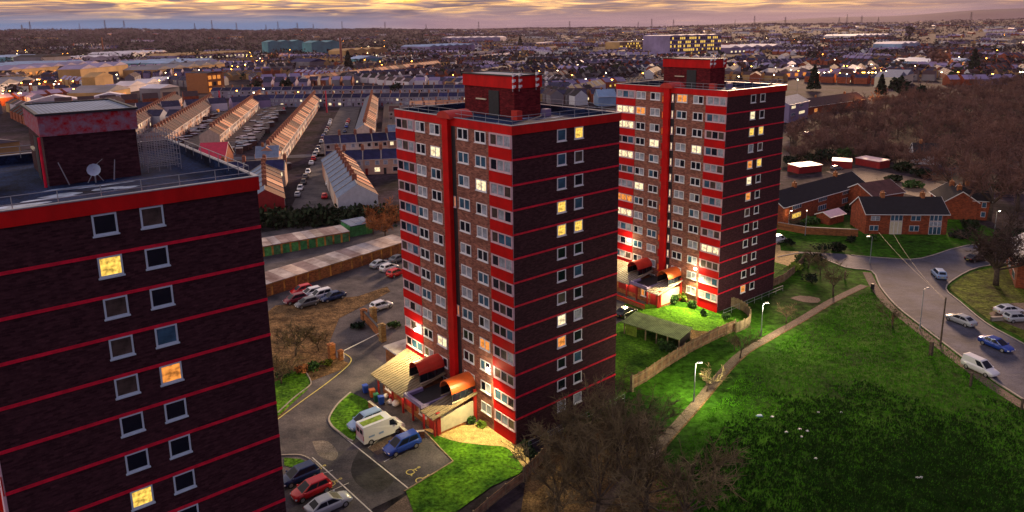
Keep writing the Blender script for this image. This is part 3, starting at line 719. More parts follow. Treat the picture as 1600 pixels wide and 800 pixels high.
# front garden of the middle tower
fg = smoothline(GP('634,768 708,722 668,678 700,686 745,690 792,690 815,715 824,728 810,742 770,760 700,810 650,812'), 1)
sheet('lawn', fg, .10, 'grass')
gr = GP('662,672 700,668 748,664 780,668 800,678 812,690 824,712 830,732 822,736 806,716 790,700 760,697 718,692 690,684')
sheet('gravel_path', smoothline(gr+[gr[0]], 3), .115, 'gravel')
ribbon(GP('632,769 708,722 664,676'), .16, .12, 'old_wood', .03).build('kerb')['kind'] = 'structure'
# path across the field
pc = smoothline(GP('905,830 960,770 1010,717 1080,640 1150,560 1200,528 1250,500 1300,470 1350,446'), 4)
ribbon(pc, 1.25, .006, 'path', .035).build('path')['kind'] = 'structure'
ribbon([(a[0]+.7, a[1]-.3) for a in pc], .25, .004, 'earth', .032).build('path_edge')['kind'] = 'structure'
# right-hand roads
rd = smoothline(GP('1215,402 1262,396 1320,418 1362,424 1375,448 1400,478 1440,510 1500,556 1560,600 1640,650'), 3)+smoothline(GP('1720,600 1640,560 1585,530 1540,505 1500,472 1478,452 1492,436 1530,418 1600,408 1700,405'), 3)+smoothline(GP('1700,375 1600,378 1510,384 1440,404 1390,404 1330,399 1270,388 1215,388'), 3)
sheet('road', rd, .05, 'road')
ribbon(smoothline(GP('1215,402 1262,396 1320,418 1362,424 1375,448 1400,478 1440,510 1500,556 1560,600 1640,650'), 3), .25, .12, 'kerbstone', .03).build('kerb')['kind'] = 'structure'
ribbon([(x-1.2, y-.6) for x, y in smoothline(GP('1362,424 1375,448 1400,478 1440,510 1500,556 1560,600 1640,650'), 3)], 1.5, .01, 'path', .04).build('pavement')['kind'] = 'structure'
ribbon(smoothline(GP('1720,600 1640,560 1585,530 1540,505 1500,472 1478,452 1492,436 1530,418 1600,408'), 3), .22, .12, 'kerbstone', .03).build('kerb')['kind'] = 'structure'
ribbon(smoothline(GP('1600,378 1510,384 1440,404 1390,404 1330,399'), 3), .22, .12, 'kerbstone', .03).build('kerb')['kind'] = 'structure'
sheet('verge', smoothline(GP('1483,452 1497,438 1530,422 1600,415 1700,420 1720,590 1640,555 1590,525 1545,500 1505,470 1483,452'), 2), .07, 'rough_grass')
sheet('track', GP('1290,268 1345,262 1440,280 1512,298 1470,316 1400,300 1330,284'), .06, 'path')
sheet('driveway', GP('1552,498 1545,490 1580,474 1660,474 1700,520 1640,532'), .09, 'path')
sheet('lawn', GP('1220,392 1320,397 1390,402 1440,402 1508,382 1480,358 1330,362 1215,352'), .06, 'field_grass')
sheet('garden_lawn', GP('1205,438 1216,426 1232,415 1205,405'), .05, 'grass')
sheet('gravel_bed', GP('1205,408 1232,416 1250,400 1245,388 1205,380'), .055, 'gravel')
# garden between the towers, lit by the flood lamp
sheet('earth_bed', smoothline(GP('985,502 1040,500 1100,515 1120,525 1080,545 1040,520 990,515 985,502'), 2), .06, 'earth')
sheet('lawn', smoothline(GP('975,475 1050,478 1140,495 1150,510 1120,520 1060,512 990,502 975,475'), 2), .062, 'grass')
sheet('lawn', GP('940,650 940,520 975,500 1040,505 1085,520 1078,546 1010,592 985,608'), .056, 'grass')
sheet('leaf_litter', [(-2, 40), (18, 40), (17, 66), (12, 78), (4, 74), (1, 66)], .02, 'earth')
# bare dirt strip near field end
sheet('earth_patch', smoothline(GP('1235,466 1250,462 1280,466 1278,473 1255,472 1235,466'), 2), .03, 'path')
# streets of the terraces
def street(s, w, m='road', z=.03):
    ribbon(GP(s), w, .006, m, z).build('road')['kind'] = 'structure'
street('486,342 512,262 528,215 546,170 555,150', 12.5, 'asphalt')
street('250,262 380,160', 8); street('330,262 440,160', 8)
street('-50,262 420,246 620,238', 7); street('390,166 740,166', 8, z=.036)
b = MB()
# far roads seen as pale strips
street('1150,120 1340,113', 14, 'path', .04)
# ---------------------------------------------------------------- fences, walls, street furniture
def fence(name, label, pts, h, m, post='old_wood', pales=True, step=2.0, cat='fence', group=None, pale_w=.16):
    t = thing(name, label, cat, (pts[0][0], pts[0][1], 0), 0, group); ox, oy = pts[0]
    P = [Vector((x-ox, y-oy, 0)) for x, y in pts]; b = MB(); bp = MB(); posts = []
    for i in range(len(P)-1):
        a, c = P[i], P[i+1]; L_ = (c-a).length; d = (c-a)/L_; n = Vector((-d.y, d.x, 0)); k = max(1, round(L_/.22))
        if pales:
            for q in range(k):
                s = a+d*(L_*(q+.08)/k); e = a+d*(L_*(q+.92)/k); hh = h*(1+R.uniform(-.025, .025))
                v = [s-n*.02, e-n*.02, e+n*.02, s+n*.02]
                b.quadmesh([(*p.xy, .05) for p in v]+[(*p.xy, hh) for p in v], [(0, 1, 5, 4), (1, 2, 6, 5), (2, 3, 7, 6), (3, 0, 4, 7), (4, 5, 6, 7)], m)
        for z in (h*.25, h*.8) if pales else (h*.35, h*.66, h):
            v = [a-n*.06, c-n*.06, c+n*.03, a+n*.03]
            b.quadmesh([(*p.xy, z-.06) for p in v]+[(*p.xy, z+.06) for p in v], [(0, 1, 5, 4), (1, 2, 6, 5), (2, 3, 7, 6), (3, 0, 4, 7), (4, 5, 6, 7), (3, 2, 1, 0)], post)
        nn = max(1, round(L_/step)); posts += [a+d*(L_*q/nn) for q in range(nn)]
    posts.append(P[-1])
    b.build('fence_panel', t)
    for p in posts:
        m_ = MB(); m_.box(p.x-.07, p.x+.07, p.y-.07, p.y+.07, 0, h+.12, post); m_.build('post', t)
    return t
def wall(name, label, pts, h, w, m, cap='kerbstone', cat='wall'):
    t = thing(name, label, cat, (pts[0][0], pts[0][1], 0)); ox, oy = pts[0]; q = [(x-ox, y-oy) for x, y in pts]
    ribbon(q, w, h, m, -.05).build('brickwork', t); ribbon(q, w+.08, .08, cap, h-.045).build('coping', t); return t
fence('timber_fence', 'curved timber fence round the front garden of the middle tower', smoothline(GP('809,668 832,676 850,690 855,705 847,722 832,738 818,750'), 3), 1.5, 'wood_fence')
fence('timber_fence', 'low brown fence along the bottom edge of the front lawn', GP('818,752 790,772 762,795 740,815'), 1.1, 'wood_fence', pales=True)
fence('timber_fence', 'long brown board fence climbing from the wooden post to the garden corner', GP('985,610 1010,596 1045,572 1082,549 1120,530 1148,518'), 1.9, 'wood_fence', 'old_wood')
fence('timber_fence', 'curved pale timber fence at the foot of the farthest tower', smoothline(GP('1126,478 1146,480 1163,488 1172,500 1168,512 1150,520'), 3), 1.7, 'old_wood')
fence('timber_fence', 'reddish fence beyond the corner of the farthest tower', GP('1207,448 1225,440 1240,428 1256,410'), 1.5, 'wood_fence')
wall('garden_wall', 'long orange brick wall along the lawn in front of the brick houses', GP('1215,358 1260,366 1340,370'), 1.7, .3, 'orange_brick')
wall('garden_wall', 'low orange brick wall in front of the middle tower entrance', [TWp(1, -8.6, 18.5), TWp(1, -8.6, 9.3), TWp(1, -7.0, 8.2)], .9, .25, 'orange_brick', 'cream_wall')
wall('garden_wall', 'low brick wall with red top before the farthest tower entrance', [TWp(2, -8.2, 19), TWp(2, -8.2, 8.5)], .8, .25, 'orange_brick', 'red_panel')
wall('retaining_wall', 'low stone wall beside the right-hand driveway', GP('1548,502 1600,500 1660,500'), .7, .35, 'kerbstone')
def rail(pts, label):
    t = thing('boundary_railing', label, 'railing', (pts[0][0], pts[0][1], 0)); ox, oy = pts[0]; b = MB()
    railing(b, [(x-ox, y-oy) for x, y in pts], 0, 1.1, 'metal_grey', 2.2); b.build('rail', t)
rail([TWp(1, .5, -1.6), TWp(1, 16.5, -1.6)], 'thin grey railing along the foot of the middle tower side wall')
rail([TWp(2, -.5, -1.6), TWp(2, 17, -1.6)], 'thin grey railing along the foot of the farthest tower side wall')
# brick gateway and barrier
def pillar(px, py, h, label, m='yellow_brick', w=.42):
    x, y = G(px, py); t = thing('brick_pillar', label, 'gate pillar', (x, y, 0), TH, 'brick gateway pillars')
    b = MB(); b.box(-w, w, -w, w, -.1, h, m); b.build('shaft', t); b = MB(); b.box(-w-.07, w+.07, -w-.07, w+.07, h+.002, h+.14, m); b.box(-w*.6, w*.6, -w*.6, w*.6, h+.142, h+.28, m); b.build('cap', t)
pillar(519, 561, 2.2, 'taller brick pillar at the left end of the white barrier', 'orange_brick')
pillar(533, 562, 1.3, 'short brick pillar carrying the left end of the white barrier', 'orange_brick', .3)
pillar(598, 533, 2.6, 'tallest yellow brick pillar at the right end of the white barrier')
pillar(584, 503, 2.3, 'yellow brick pillar behind the gateway wall')
pillar(569, 499, 1.6, 'short brick pillar at the far end of the gateway wall', 'orange_brick')
wall('gateway_wall', 'orange brick wall between the gateway pillars', GP('570,501 594,528'), 1.6, .3, 'orange_brick', 'dark_metal')
a = G(536, 560); c = G(596, 531)
t = thing('car_park_barrier', 'white pole barrier across the drive between brick pillars', 'barrier', (a[0], a[1], 0)); b = MB(); b.tube((0, 0, 1.1), (c[0]-a[0], c[1]-a[1], 1.25), .07, .06, 'white_upvc'); b.build('pole', t)
b = MB(); b.box(-.15, .15, -.15, .15, 0, 1.15, 'white_upvc'); b.build('stand', t)
# small outhouse beside the middle tower
x, y = TWp(1, 2.5, 24.1); t = thing('outhouse', 'low orange brick outhouse with flat grey roof beside the middle tower', 'outhouse', (x, y, 0), TH)
b = MB(); b.box(-3.4, 6, 0, 3.6, -.1, 2.5, 'orange_brick'); b.build('wall', t); b = MB(); b.box(-3.65, 6.2, -.2, 3.8, 2.502, 2.68, 'white_upvc', top='garage_roof'); b.build('roof', t)
x, y = G(640, 438); 
# pergola shed in the garden
def shed():
    P = GP('975,522 1060,549 1062,527 990,500')
    x, y = P[0]; ang = math.atan2(P[1][1]-P[0][1], P[1][0]-P[0][0]); L_ = math.hypot(P[1][0]-P[0][0], P[1][1]-P[0][1])
    t = thing('garden_shelter', 'open timber shelter with a mossy green corrugated roof in the floodlit garden', 'shelter', (x, y, 0), ang)
    for u in range(6):
        for v in (.1, 3.4):
            b = MB(); b.box(L_*u/5-.08, L_*u/5+.08, v-.08, v+.08, 0, 2.0, 'old_wood'); b.build('post', t)
    b = MB(); b.quadmesh([(-.3, -.4, 1.95), (L_+.3, -.4, 1.95), (L_+.3, 3.7, 2.4), (-.3, 3.7, 2.4), (-.3, -.4, 2.05), (L_+.3, -.4, 2.05), (L_+.3, 3.7, 2.5), (-.3, 3.7, 2.5)], [(0, 1, 5, 4), (1, 2, 6, 5), (2, 3, 7, 6), (3, 0, 4, 7), (4, 5, 6, 7), (3, 2, 1, 0)], 'green_roof'); b.build('roof', t)
    b = MB(); b.box(L_-.06, L_+.02, .2, 3.3, .1, 1.95, 'dark_metal'); b.box(.1, L_-.1, 3.42, 3.5, .1, 1.95, 'old_wood'); b.build('back_panel', t)
    b = MB(); b.box(.3, 2.2, .0, .08, .1, 1.9, 'leaf_lime'); b.build('door_panel', t)
shed()
# wheelie bins, sacks and clutter by the entrance
def bin_(pos, m, label):
    t = thing('wheelie_bin', label, 'bin', (*pos, .04), R.uniform(0, 6)); b = MB()
    b.quadmesh([(-.25, -.28, .08), (.25, -.28, .08), (.25, .28, .08), (-.25, .28, .08), (-.3, -.36, 1.0), (.3, -.36, 1.0), (.3, .36, 1.0), (-.3, .36, 1.0)], [(0, 1, 5, 4), (1, 2, 6, 5), (2, 3, 7, 6), (3, 0, 4, 7), (3, 2, 1, 0)], m); b.build('body', t)
    b = MB(); b.prism([(-.4, 1.002), (.4, 1.002), (.36, 1.1), (-.36, 1.14)], -.33, .33, m, 'x'); b.build('lid', t)
    b = MB(); b.tube((-.3, .3, .12), (.3, .3, .12), .12, .12, 'tyre', 10); b.build('wheel', t)
mat('bin_blue', (.02, .10, .55), .5, .1); mat('bin_orange', (.45, .12, .03), .6, .2); mat('bin_green', (.03, .2, .08), .6, .2)
bin_(G(571, 614), 'bin_blue', 'bright blue wheelie bin at the end of the island lawn'); bin_(G(582, 621), 'bin_orange', 'orange-brown wheelie bin next to the blue bin')
bin_(G(588, 628), 'bin_green', 'green wheelie bin right of the orange bin'); bin_(G(596, 632), 'bin_blue', 'blue wheelie bin nearest the low brick wall')
def sack(pos, m, label, s=.4):
    b = MB(); vs = []; n = 8
    for i in range(5):
        for k in range(n):
            r = s*(.55, 1, .95, .55, .12)[i]*R.uniform(.85, 1.15); vs.append((r*math.cos(2*PI*k/n), r*math.sin(2*PI*k/n), s*(0, .35, .9, 1.3, 1.6)[i]))
    fs = [(i*n+k, i*n+(k+1) % n, (i+1)*n+(k+1) % n, (i+1)*n+k) for i in range(4) for k in range(n)]
    b.quadmesh(vs, fs, m); tag(b.build('refuse_sack', loc=(*pos, .04), smooth=True), label, 'sack')
sack(G(603, 622), 'white_upvc', 'white refuse sack nearest the red posts'); sack(G(610, 631), 'white_frame', 'pale refuse sack in the middle of the pile by the entrance'); sack(G(618, 634), 'white_upvc', 'white refuse sack at the right end of the pile', .5)
sack(G(612, 622), 'maroon_wall', 'maroon refuse sack behind the white ones')
def planter(px, py, label, m='white_upvc'):
    x, y = G(px, py); t = thing('plant_pot', label, 'plant pot', (x, y, .1)); b = MB(); b.tube((0, 0, 0), (0, 0, .55), .28, .42, m, 12); b.build('pot', t)
    b = MB()
    for k in range(26):
        a = R.uniform(0, 2*PI); r = R.uniform(.1, .5); z = R.uniform(.6, 1.3); b.face([(0, 0, .5), (r*math.cos(a)-.06, r*math.sin(a), z), (r*math.cos(a)+.06, r*math.sin(a)+.05, z-.1)], 'leaf_lime')
    b.build('plant', t)
planter(775, 668, 'white plant pot nearer the entrance under the middle tower windows', 'white_upvc'); planter(796, 684, 'dark plant pot by the corner of the middle tower', 'shed_purple')
# benches / rocks in bed, lamp posts, telegraph poles
def lamp_post(px, py, h, label, rz=0, lit=None, arm=1.0, energy=0, col=(1, .75, .4), m='metal_grey'):
    x, y = G(px, py); t = thing('lamp_post', label, 'lamp post', (x, y, 0), rz, 'lamp posts'); b = MB(); b.tube((0, 0, 0), (0, 0, 1.1), .10, .10, m, 8); b.tube((0, 0, 1.1), (0, 0, h), .065, .045, m, 8); b.tube((0, 0, h), (arm*.8, 0, h+.12), .04, .035, m, 6); b.build('post', t)
    b = MB(); b.box(arm*.7, arm*.7+.5, -.12, .12, h+.1, h+.2, 'metal_grey'); hd = b.build('lamp_head', t)
    b = MB(); b.box(arm*.7+.05, arm*.7+.55, -.11, .11, h+.05, h+.099, lit or 'glass_curtain'); b.build('lamp_glass', hd)
    if energy:
        l = bpy.data.lights.new('street_light', 'POINT'); l.energy = energy; l.color = col; l.shadow_soft_size = .3
        lo = bpy.data.objects.new('street_light', l); C.objects.link(lo); lo.location = (x+math.cos(rz)*(arm*.7+.3), y+math.sin(rz)*(arm*.7+.3), h-.7)
lamp_post(1084, 628, 5.2, 'lamp post nearest the middle tower beside the field path', .2, 'lamp_white', .5, 3000, (1, .88, .45))
lamp_post(1189, 525, 5.2, 'lamp post standing between the farthest tower and the field path', .2, 'lamp_white', .5, 2600, (1, .85, .5))
lamp_post(1437, 514, 6.5, 'pale lamp post on the field side of the right-hand road', .3, None, .6)
lamp_post(1359, 412, 5.5, 'lamp post at the road junction below the brick houses', 2.9, 'lamp_white', .6)
lamp_post(1258, 368, 5.5, 'lamp post beside the long orange brick wall', 1.2, 'lamp_white', .4)
lamp_post(1553, 368, 5.5, 'lit lamp post behind the big bare tree on the right', .3, 'lit_lamp', .6, 150)
lamp_post(1232, 352, 3.5, 'short lamp post with a yellow globe past the farthest tower', 0, 'lit_lamp', .2, 80, (1, .7, .3))
def pole(px, py, h, label):
    x, y = G(px, py); t = thing('telegraph_pole', label, 'telegraph pole', (x, y, 0)); b = MB(); b.tube((0, 0, 0), (0, 0, h), .14, .09, 'bark', 8); b.build('pole', t)
    b = MB()
    for k in range(3): b.tube((-.1, 0, h-.3-k*.25), (.1, 0, h-.3-k*.25), .07, .07, 'dark_metal', 6)
    b.build('insulator', t); return (x, y, h)
pA = pole(1469, 541, 7.6, 'dark telegraph pole on the field side of the right-hand road')
def wire(a, c, label, sag=.8, r=.012):
    b = MB(); a = Vector(a); c = Vector(c); n = 12; pr = None
    for k in range(n+1):
        t_ = k/n; p = a.lerp(c, t_)-Vector((0, 0, 4*sag*t_*(1-t_)))-a
        if pr is not None: b.tube(pr, p, r, r, 'dark_metal', 4, False)
        pr = p
    tag(b.build('overhead_wire', loc=a), label, 'overhead wire', 'overhead wires to the brick houses')
wire((pA[0], pA[1], pA[2]-.3), (*G(1372, 366, 4), 4.5), 'overhead wire from the dark pole, higher end at the brick house eaves', .5, .016)
wire((pA[0], pA[1], pA[2]-.6), (*G(1395, 366, 4), 4.2), 'second overhead wire from the dark pole to the brick house front', .7, .016)
# wooden posts at field edges
def post(px, py, h, w, label, m='bark'):
    x, y = G(px, py); b = MB(); b.box(-w, w, -w, w, 0, h, m); b.box(-w*.8, w*.8, -w*.8, w*.8, h+.002, h+.06, m); tag(b.build('wooden_post', loc=(x, y, 0), rotz=.4), label, 'post', 'wooden posts')
post(988, 612, 2.3, .14, 'tall weathered post at the low end of the long board fence', 'old_wood')
post(1363, 452, 1.0, .22, 'short black bollard where the path meets the road', 'dark_metal')
post(1454, 555, 2.0, .2, 'dark post at the edge of the field below the telegraph pole'); post(1394, 508, 1.6, .10, 'reddish post by the kerb near the sapling', 'twig_orange'); post(1516, 604, 1.9, .12, 'dark post on the grass left of the small white van')
post(1596, 640, 1.4, .10, 'post at the right edge of the field', 'bark'); post(1320, 436, 1.5, .12, 'pale post on the lawn near the junction', 'old_wood')
# litter on the field
for i, (px, py, s) in enumerate(((1187, 650, .55), (1207, 652, .3), (1228, 676, .25), (1250, 671, .28), (1262, 674, .25), (1252, 683, .2), (1275, 717, .22), (1432, 747, .28), (1439, 747, .24), (1278, 645, .25), (1314, 645, .2))):
    x, y = G(px, py); b = MB(); pts = [(s*math.cos(k*PI/3)*R.uniform(.6, 1.2), s*.6*math.sin(k*PI/3)*R.uniform(.6, 1.2)) for k in range(6)]
    top = [(p[0]*.7, p[1]*.7, .1+R.uniform(0, .08)) for p in pts]
    b.quadmesh([(*p, .02) for p in pts]+top, [(k, (k+1) % 6, 6+(k+1) % 6, 6+k) for k in range(6)]+[tuple(range(6, 12))], 'shed_blue' if i == 0 else 'white_upvc')
    tag(b.build('litter', loc=(x, y, .01)), 'crumpled pale blue sheet lying on the grass near the path' if i == 0 else 'small scrap of white litter lying on the dark field', 'litter', None if i == 0 else 'scraps of litter on the dark field')
# ---------------------------------------------------------------- garages
def garages(name, label, a, c, depth, h, nd, doorm, wallm, roofm, group='rows of lock-up garages'):
    ax, ay = a; L_ = math.hypot(c[0]-ax, c[1]-ay); ang = math.atan2(c[1]-ay, c[0]-ax)
    t = thing(name, label, 'garage row', (ax, ay, 0), ang, group)
    b = MB(); b.box(0, L_, .08, depth, -.1, h, wallm); b.build('wall', t)
    w = L_/nd
    for k in range(nd):
        b = MB()
        z1 = h+.12; b.quadmesh([(w*k+.03, -.35, h+.02), (w*(k+1)-.03, -.35, h+.02), (w*(k+1)-.03, depth+.2, h+.25), (w*k+.03, depth+.2, h+.25), (w*k+.03, -.35, h+.14), (w*(k+1)-.03, -.35, h+.14), (w*(k+1)-.03, depth+.2, h+.37), (w*k+.03, depth+.2, h+.37)], [(0, 1, 5, 4), (1, 2, 6, 5), (2, 3, 7, 6), (3, 0, 4, 7), (4, 5, 6, 7), (3, 2, 1, 0)], roofm)
        b.build('roof_panel', t)
        b = MB(); b.box(w*k+.22, w*(k+1)-.22, .02, .075, 0, h-.3, doorm)
        for q in range(4): b.box(w*k+.3+q*(w-.6)/4, w*k+.34+q*(w-.6)/4, -.01, .018, .05, h-.35, doorm)
        b.build('door', t)
garages('garage_row', 'long garage row with green doors and patchy grey roofs', G(398, 404), G(547, 377), 5.2, 2.3, 11, 'green_door', 'garage_wall', 'garage_roof')
garages('garage_row', 'short garage row with dark green doors and teal roof', G(548, 371), G(583, 364), 5, 2.6, 3, 'green_door', 'green_door', 'slate_grey')
garages('garage_row', 'lower garage row with rusty orange doors', G(406, 468), G(640, 392), 5.2, 2.4, 14, 'orange_brick', 'garage_wall', 'garage_roof')
garages('garage_row', 'distant red garages left of the car-park track', G(1299, 262), G(1331, 264), 5, 2.3, 3, 'maroon_wall', 'maroon_wall', 'pink_frame')
garages('garage_row', 'distant red garages right of the car-park track', G(1336, 257), G(1374, 264), 5, 2.3, 4, 'maroon_wall', 'maroon_wall', 'pink_frame')
garages('garage_row', 'low red garages nearest the farthest tower corner', G(1248, 272), G(1284, 268), 5, 2.2, 3, 'maroon_wall', 'maroon_wall', 'pink_frame')
# ---------------------------------------------------------------- houses
def gable(b, x0, x1, y0, y1, e, r, wallm, rf, rb, ov=.25, ends=True):
    ym = (y0+y1)/2; k = (r-e)/(ym-y0); zo = e-ov*k
    b.face([(x0, y0-ov, zo), (x1, y0-ov, zo), (x1, ym, r), (x0, ym, r)], rf); b.face([(x0, ym, r), (x1, ym, r), (x1, y1+ov, zo), (x0, y1+ov, zo)], rb)
    b.face([(x0, y0-ov, zo-.12), (x1, y0-ov, zo-.12), (x1, y0-ov, zo), (x0, y0-ov, zo)], 'white_upvc')
    for xx in (x1-.18,):   # raised party-wall coping up both slopes
        for (ya, za, yb, zb) in ((y0-ov, zo, ym, r), (y1+ov, zo, ym, r)):
            b.quadmesh([(xx, ya, za+.01), (xx+.34, ya, za+.01), (xx+.34, yb, zb+.01), (xx, yb, zb+.01), (xx, ya, za+.22), (xx+.34, ya, za+.22), (xx+.34, yb, zb+.22), (xx, yb, zb+.22)], [(0, 1, 5, 4), (1, 2, 6, 5), (3, 0, 4, 7), (4, 5, 6, 7)], 'kerbstone')
    b.box(x0, x1-.2, ym-.14, ym+.14, r-.05, r+.10, 'kerbstone')
def house_parts(w, d, e, r, wm, rf, rb, wing, lit=0, sd=0, style=0):
    rr = random.Random(sd); out = []
    b = MB(); ym = d/2
    b.quadmesh([(0, 0, -.2), (w, 0, -.2), (w, d, -.2), (0, d, -.2), (0, 0, e), (w, 0, e), (w, d, e), (0, d, e), (0, ym, r-.04), (w, ym, r-.04)],
        [(0, 1, 5, 4), (1, 2, 6, 9, 5), (2, 3, 7, 6), (3, 0, 4, 8, 7)], wm)
    out.append(('wall', b, None))
    b = MB(); gable(b, 0, w, 0, d, e, r, wm, rf, rb); out.append(('roof', b, None))
    b = MB(); b.box(w-.55, w+.45, ym-.6, ym+.6, r-.9, r+1.5, 'chimney_brick')
    for q in range(3): b.tube((w-.35+q*.3, ym, r+1.5), (w-.35+q*.3, ym, r+1.9), .12, .1, 'orange_brick', 6)
    out.append(('chimney', b, 'roof'))
    g = lambda k: 'lit_cream' if lit and k == lit else 'glass_dark' if rr.random() < .7 else 'glass_curtain'
    for k, (x0, x1, z0, z1) in enumerate(((.7, 2.0, 3.3, 4.6), (w-2.0, w-.7, 3.3, 4.6), (w-2.3, w-.6, .9, 2.3))):
        y = -.03
        if wing and k == 0: continue
        b = MB(); b.box(x0-.09, x1+.09, y-.03, .0, z0-.09, z1+.09, 'white_upvc'); b.face([(x0, y-.04, z0), (x1, y-.04, z0), (x1, y-.04, z1), (x0, y-.04, z1)], g(k+1)); out.append(('window', b, None))
        if style == 1: b.box((x0+x1)/2-.05, (x0+x1)/2+.05, y-.06, y-.041, z0, z1, 'white_upvc')
    b = MB(); b.box(.6, 1.5, -.06, .0, 0, 2.1, rr.choice(['maroon_wall', 'white_upvc', 'dark_metal', 'shed_blue'])); out.append(('door', b, None))
    if wing:
        b = MB(); x0, x1, yy = .0, w*.50, -5.4
        b.quadmesh([(x0, yy, -.2), (x1, yy, -.2), (x1, 0, -.2), (x0, 0, -.2), (x0, yy, 4.6), (x1, yy, 3.6), (x1, 0, 3.6), (x0, 0, 4.6)], [(0, 1, 5, 4), (1, 2, 6, 5), (3, 0, 4, 7)], 'brown_tiles'); out.append(('rear_wing', b, None))
        b = MB(); b.face([(x0, yy-.2, 4.66), (x1+.2, yy-.2, 3.6), (x1+.2, .3, 3.6), (x0, .3, 4.66)], rf); b.face([(x0-.01, yy-.2, 4.4), (x0-.01, yy-.2, 4.66), (x0-.01, .3, 4.66), (x0-.01, .3, 4.4)], 'chimney_brick')
        b.box(x0+.2, x0+.8, yy+.1, yy+.7, 4.2, 5.9, 'chimney_brick'); out.append(('wing_roof', b, None))
    return out
HC = {}
def house_meshes(key):
    if key not in HC: HC[key] = [(n, b.mesh(n), par) for n, b, par in house_parts(*key)]
    return HC[key]
def house_single(key):
    k = ('one',)+key
    if k not in HC:
        a = MB()
        for n, b, par in house_parts(*key):
            off = len(a.v); a.v += b.v
            for f, m in zip(b.f, b.m): a.f.append(tuple(i+off for i in f)); a.m.append(a.mi(b.mats[m]))
        HC[k] = a.mesh('house')
    return HC[k]
NH = [0]
ORD = lambda i: ['first', 'second', 'third', 'fourth', 'fifth', 'sixth', 'seventh', 'eighth', 'ninth', 'tenth', 'eleventh', 'twelfth', 'thirteenth', 'fourteenth', 'fifteenth', 'sixteenth', 'seventeenth', 'eighteenth', 'nineteenth', 'twentieth'][i] if i < 20 else ['twenty', 'thirty', 'forty', 'fifty', 'sixty'][(i+1)//10-2]+('' if (i+1) % 10 == 0 else '-'+['', 'first', 'second', 'third', 'fourth', 'fifth', 'sixth', 'seventh', 'eighth', 'ninth'][(i+1) % 10])
def terrace(A, B, rowname, group, wm='house_wall', rf='slate', rb='slate', wing=False, w=6.0, d=8.0, e=5.3, r=7.9, full=False, start='near', endcap=None, lits=.15, z=0):
    ax, ay = A; L_ = math.hypot(B[0]-ax, B[1]-ay); ang = math.atan2(B[1]-ay, B[0]-ax); n = max(1, round(L_/w)); ca, sa = math.cos(ang), math.sin(ang)
    for i in range(n):
        key = (w, d, e, r, wm, rf, rb, wing, (R.choice([1, 2, 3]) if R.random() < lits else 0), R.randrange(4))
        pos = (ax+ca*w*i, ay+sa*w*i, z)
        lab = f'{ORD(i)} house from the {start} end of {rowname}'
        NH[0] += 1
        if full:
            t = thing('terraced_house', lab, 'house', pos, ang, group); nm = {}
            for n_, me, par in house_meshes(key): nm[n_] = link(me, n_, nm[par] if par else t)
            if endcap and i == 0:
                b = MB(); b.face([(-.02, -.0, -.2), (-.02, -.0, e), (-.02, d/2, r-.05), (-.02, d, e), (-.02, d, -.2)], endcap); b.build('end_wall', t)
        else:
            o = link(house_single(key), 'terraced_house', None, pos, ang); tag(o, lab, 'house', group)
far = 'terraced houses in the streets beyond'  # peach and grey slopes of one roof paint its sunlit and shaded sides
terrace(G(447, 341), G(439, 292), 'the short peach row left of the parked street', far, rf='peach_tiles', rb='slate_grey', w=6.5, d=9, full=True, endcap='maroon_wall', wm='pale_wall')
terrace(G(592, 336), G(553, 272), 'the row behind the white gable', far, rf='peach_tiles', rb='slate_grey', w=6.5, d=10, e=5.5, r=8.6, full=True, endcap='pale_wall', wm='house_wall')
terrace(G(510, 276), G(640, 270), 'the dark row above the white gable', far, rf='slate', full=True, start='left', w=6, lits=.4)
terrace(G(508, 246), G(640, 238), 'the farther dark row above the white gable', far, rf='slate', full=True, start='left', w=6)
terrace(G(215, 305), G(437, 292), 'the dark blue row behind the rooftop railing', far, rf='slate', full=True, start='left', w=6)
terrace(G(437, 264), G(503, 163), 'the tan row left of the parked street', far, rf='peach_tiles', rb='slate_grey', w=6.2)
terrace(G(585, 222), G(592, 163), 'the tan row right of the parked street', far, rf='peach_tiles', rb='slate_grey', w=6.2)
terrace(G(345, 230), G(417, 162), 'the second tan row from the street', far, rf='peach_tiles', rb='brown_tiles', w=6.2)
terrace(G(258, 234), G(342, 170), 'the cream-fronted row with brown roofs', far, rf='brown_tiles', rb='brown_tiles', w=6.2, r=8.3, wm='house_wall', lits=.05)
terrace(G(196, 226), G(285, 165), 'the brown row beside the rooftop plant room', far, rf='brown_tiles', rb='brown_tiles', w=6.2)
terrace(G(385, 168), G(742, 164), 'the long dark blue row in mid distance', far, rf='slate', start='left', w=6.2, e=5.6, lits=.5, wm='dusky_wall')
terrace(G(330, 154), G(745, 149), 'the farther long dark blue row', far, rf='slate', start='left', w=7.5, e=5.6, wm='dusky_wall')
terrace(G(482, 134), G(690, 105), 'the slanting tan row near the conifer', far, rf='peach_tiles', wing=True, w=9, d=9, e=6, r=9)
terrace(G(618, 208), G(726, 205), 'the pale short row right of the tan rows', far, rf='slate_grey', start='left', w=6.2)
terrace(G(608, 190), G(736, 187), 'the purple short row right of the tan rows', far, rf='brown_tiles', start='left', w=6.2)
terrace(G(606, 226), G(640, 225), 'the little row against the middle tower', far, rf='slate_grey', start='left', w=6.2)
terrace(G(640, 180), G(742, 178), 'the lit pale row under the long blue rows', far, rf='peach_tiles', start='left', w=7.5, lits=.6, wm='pale_wall')
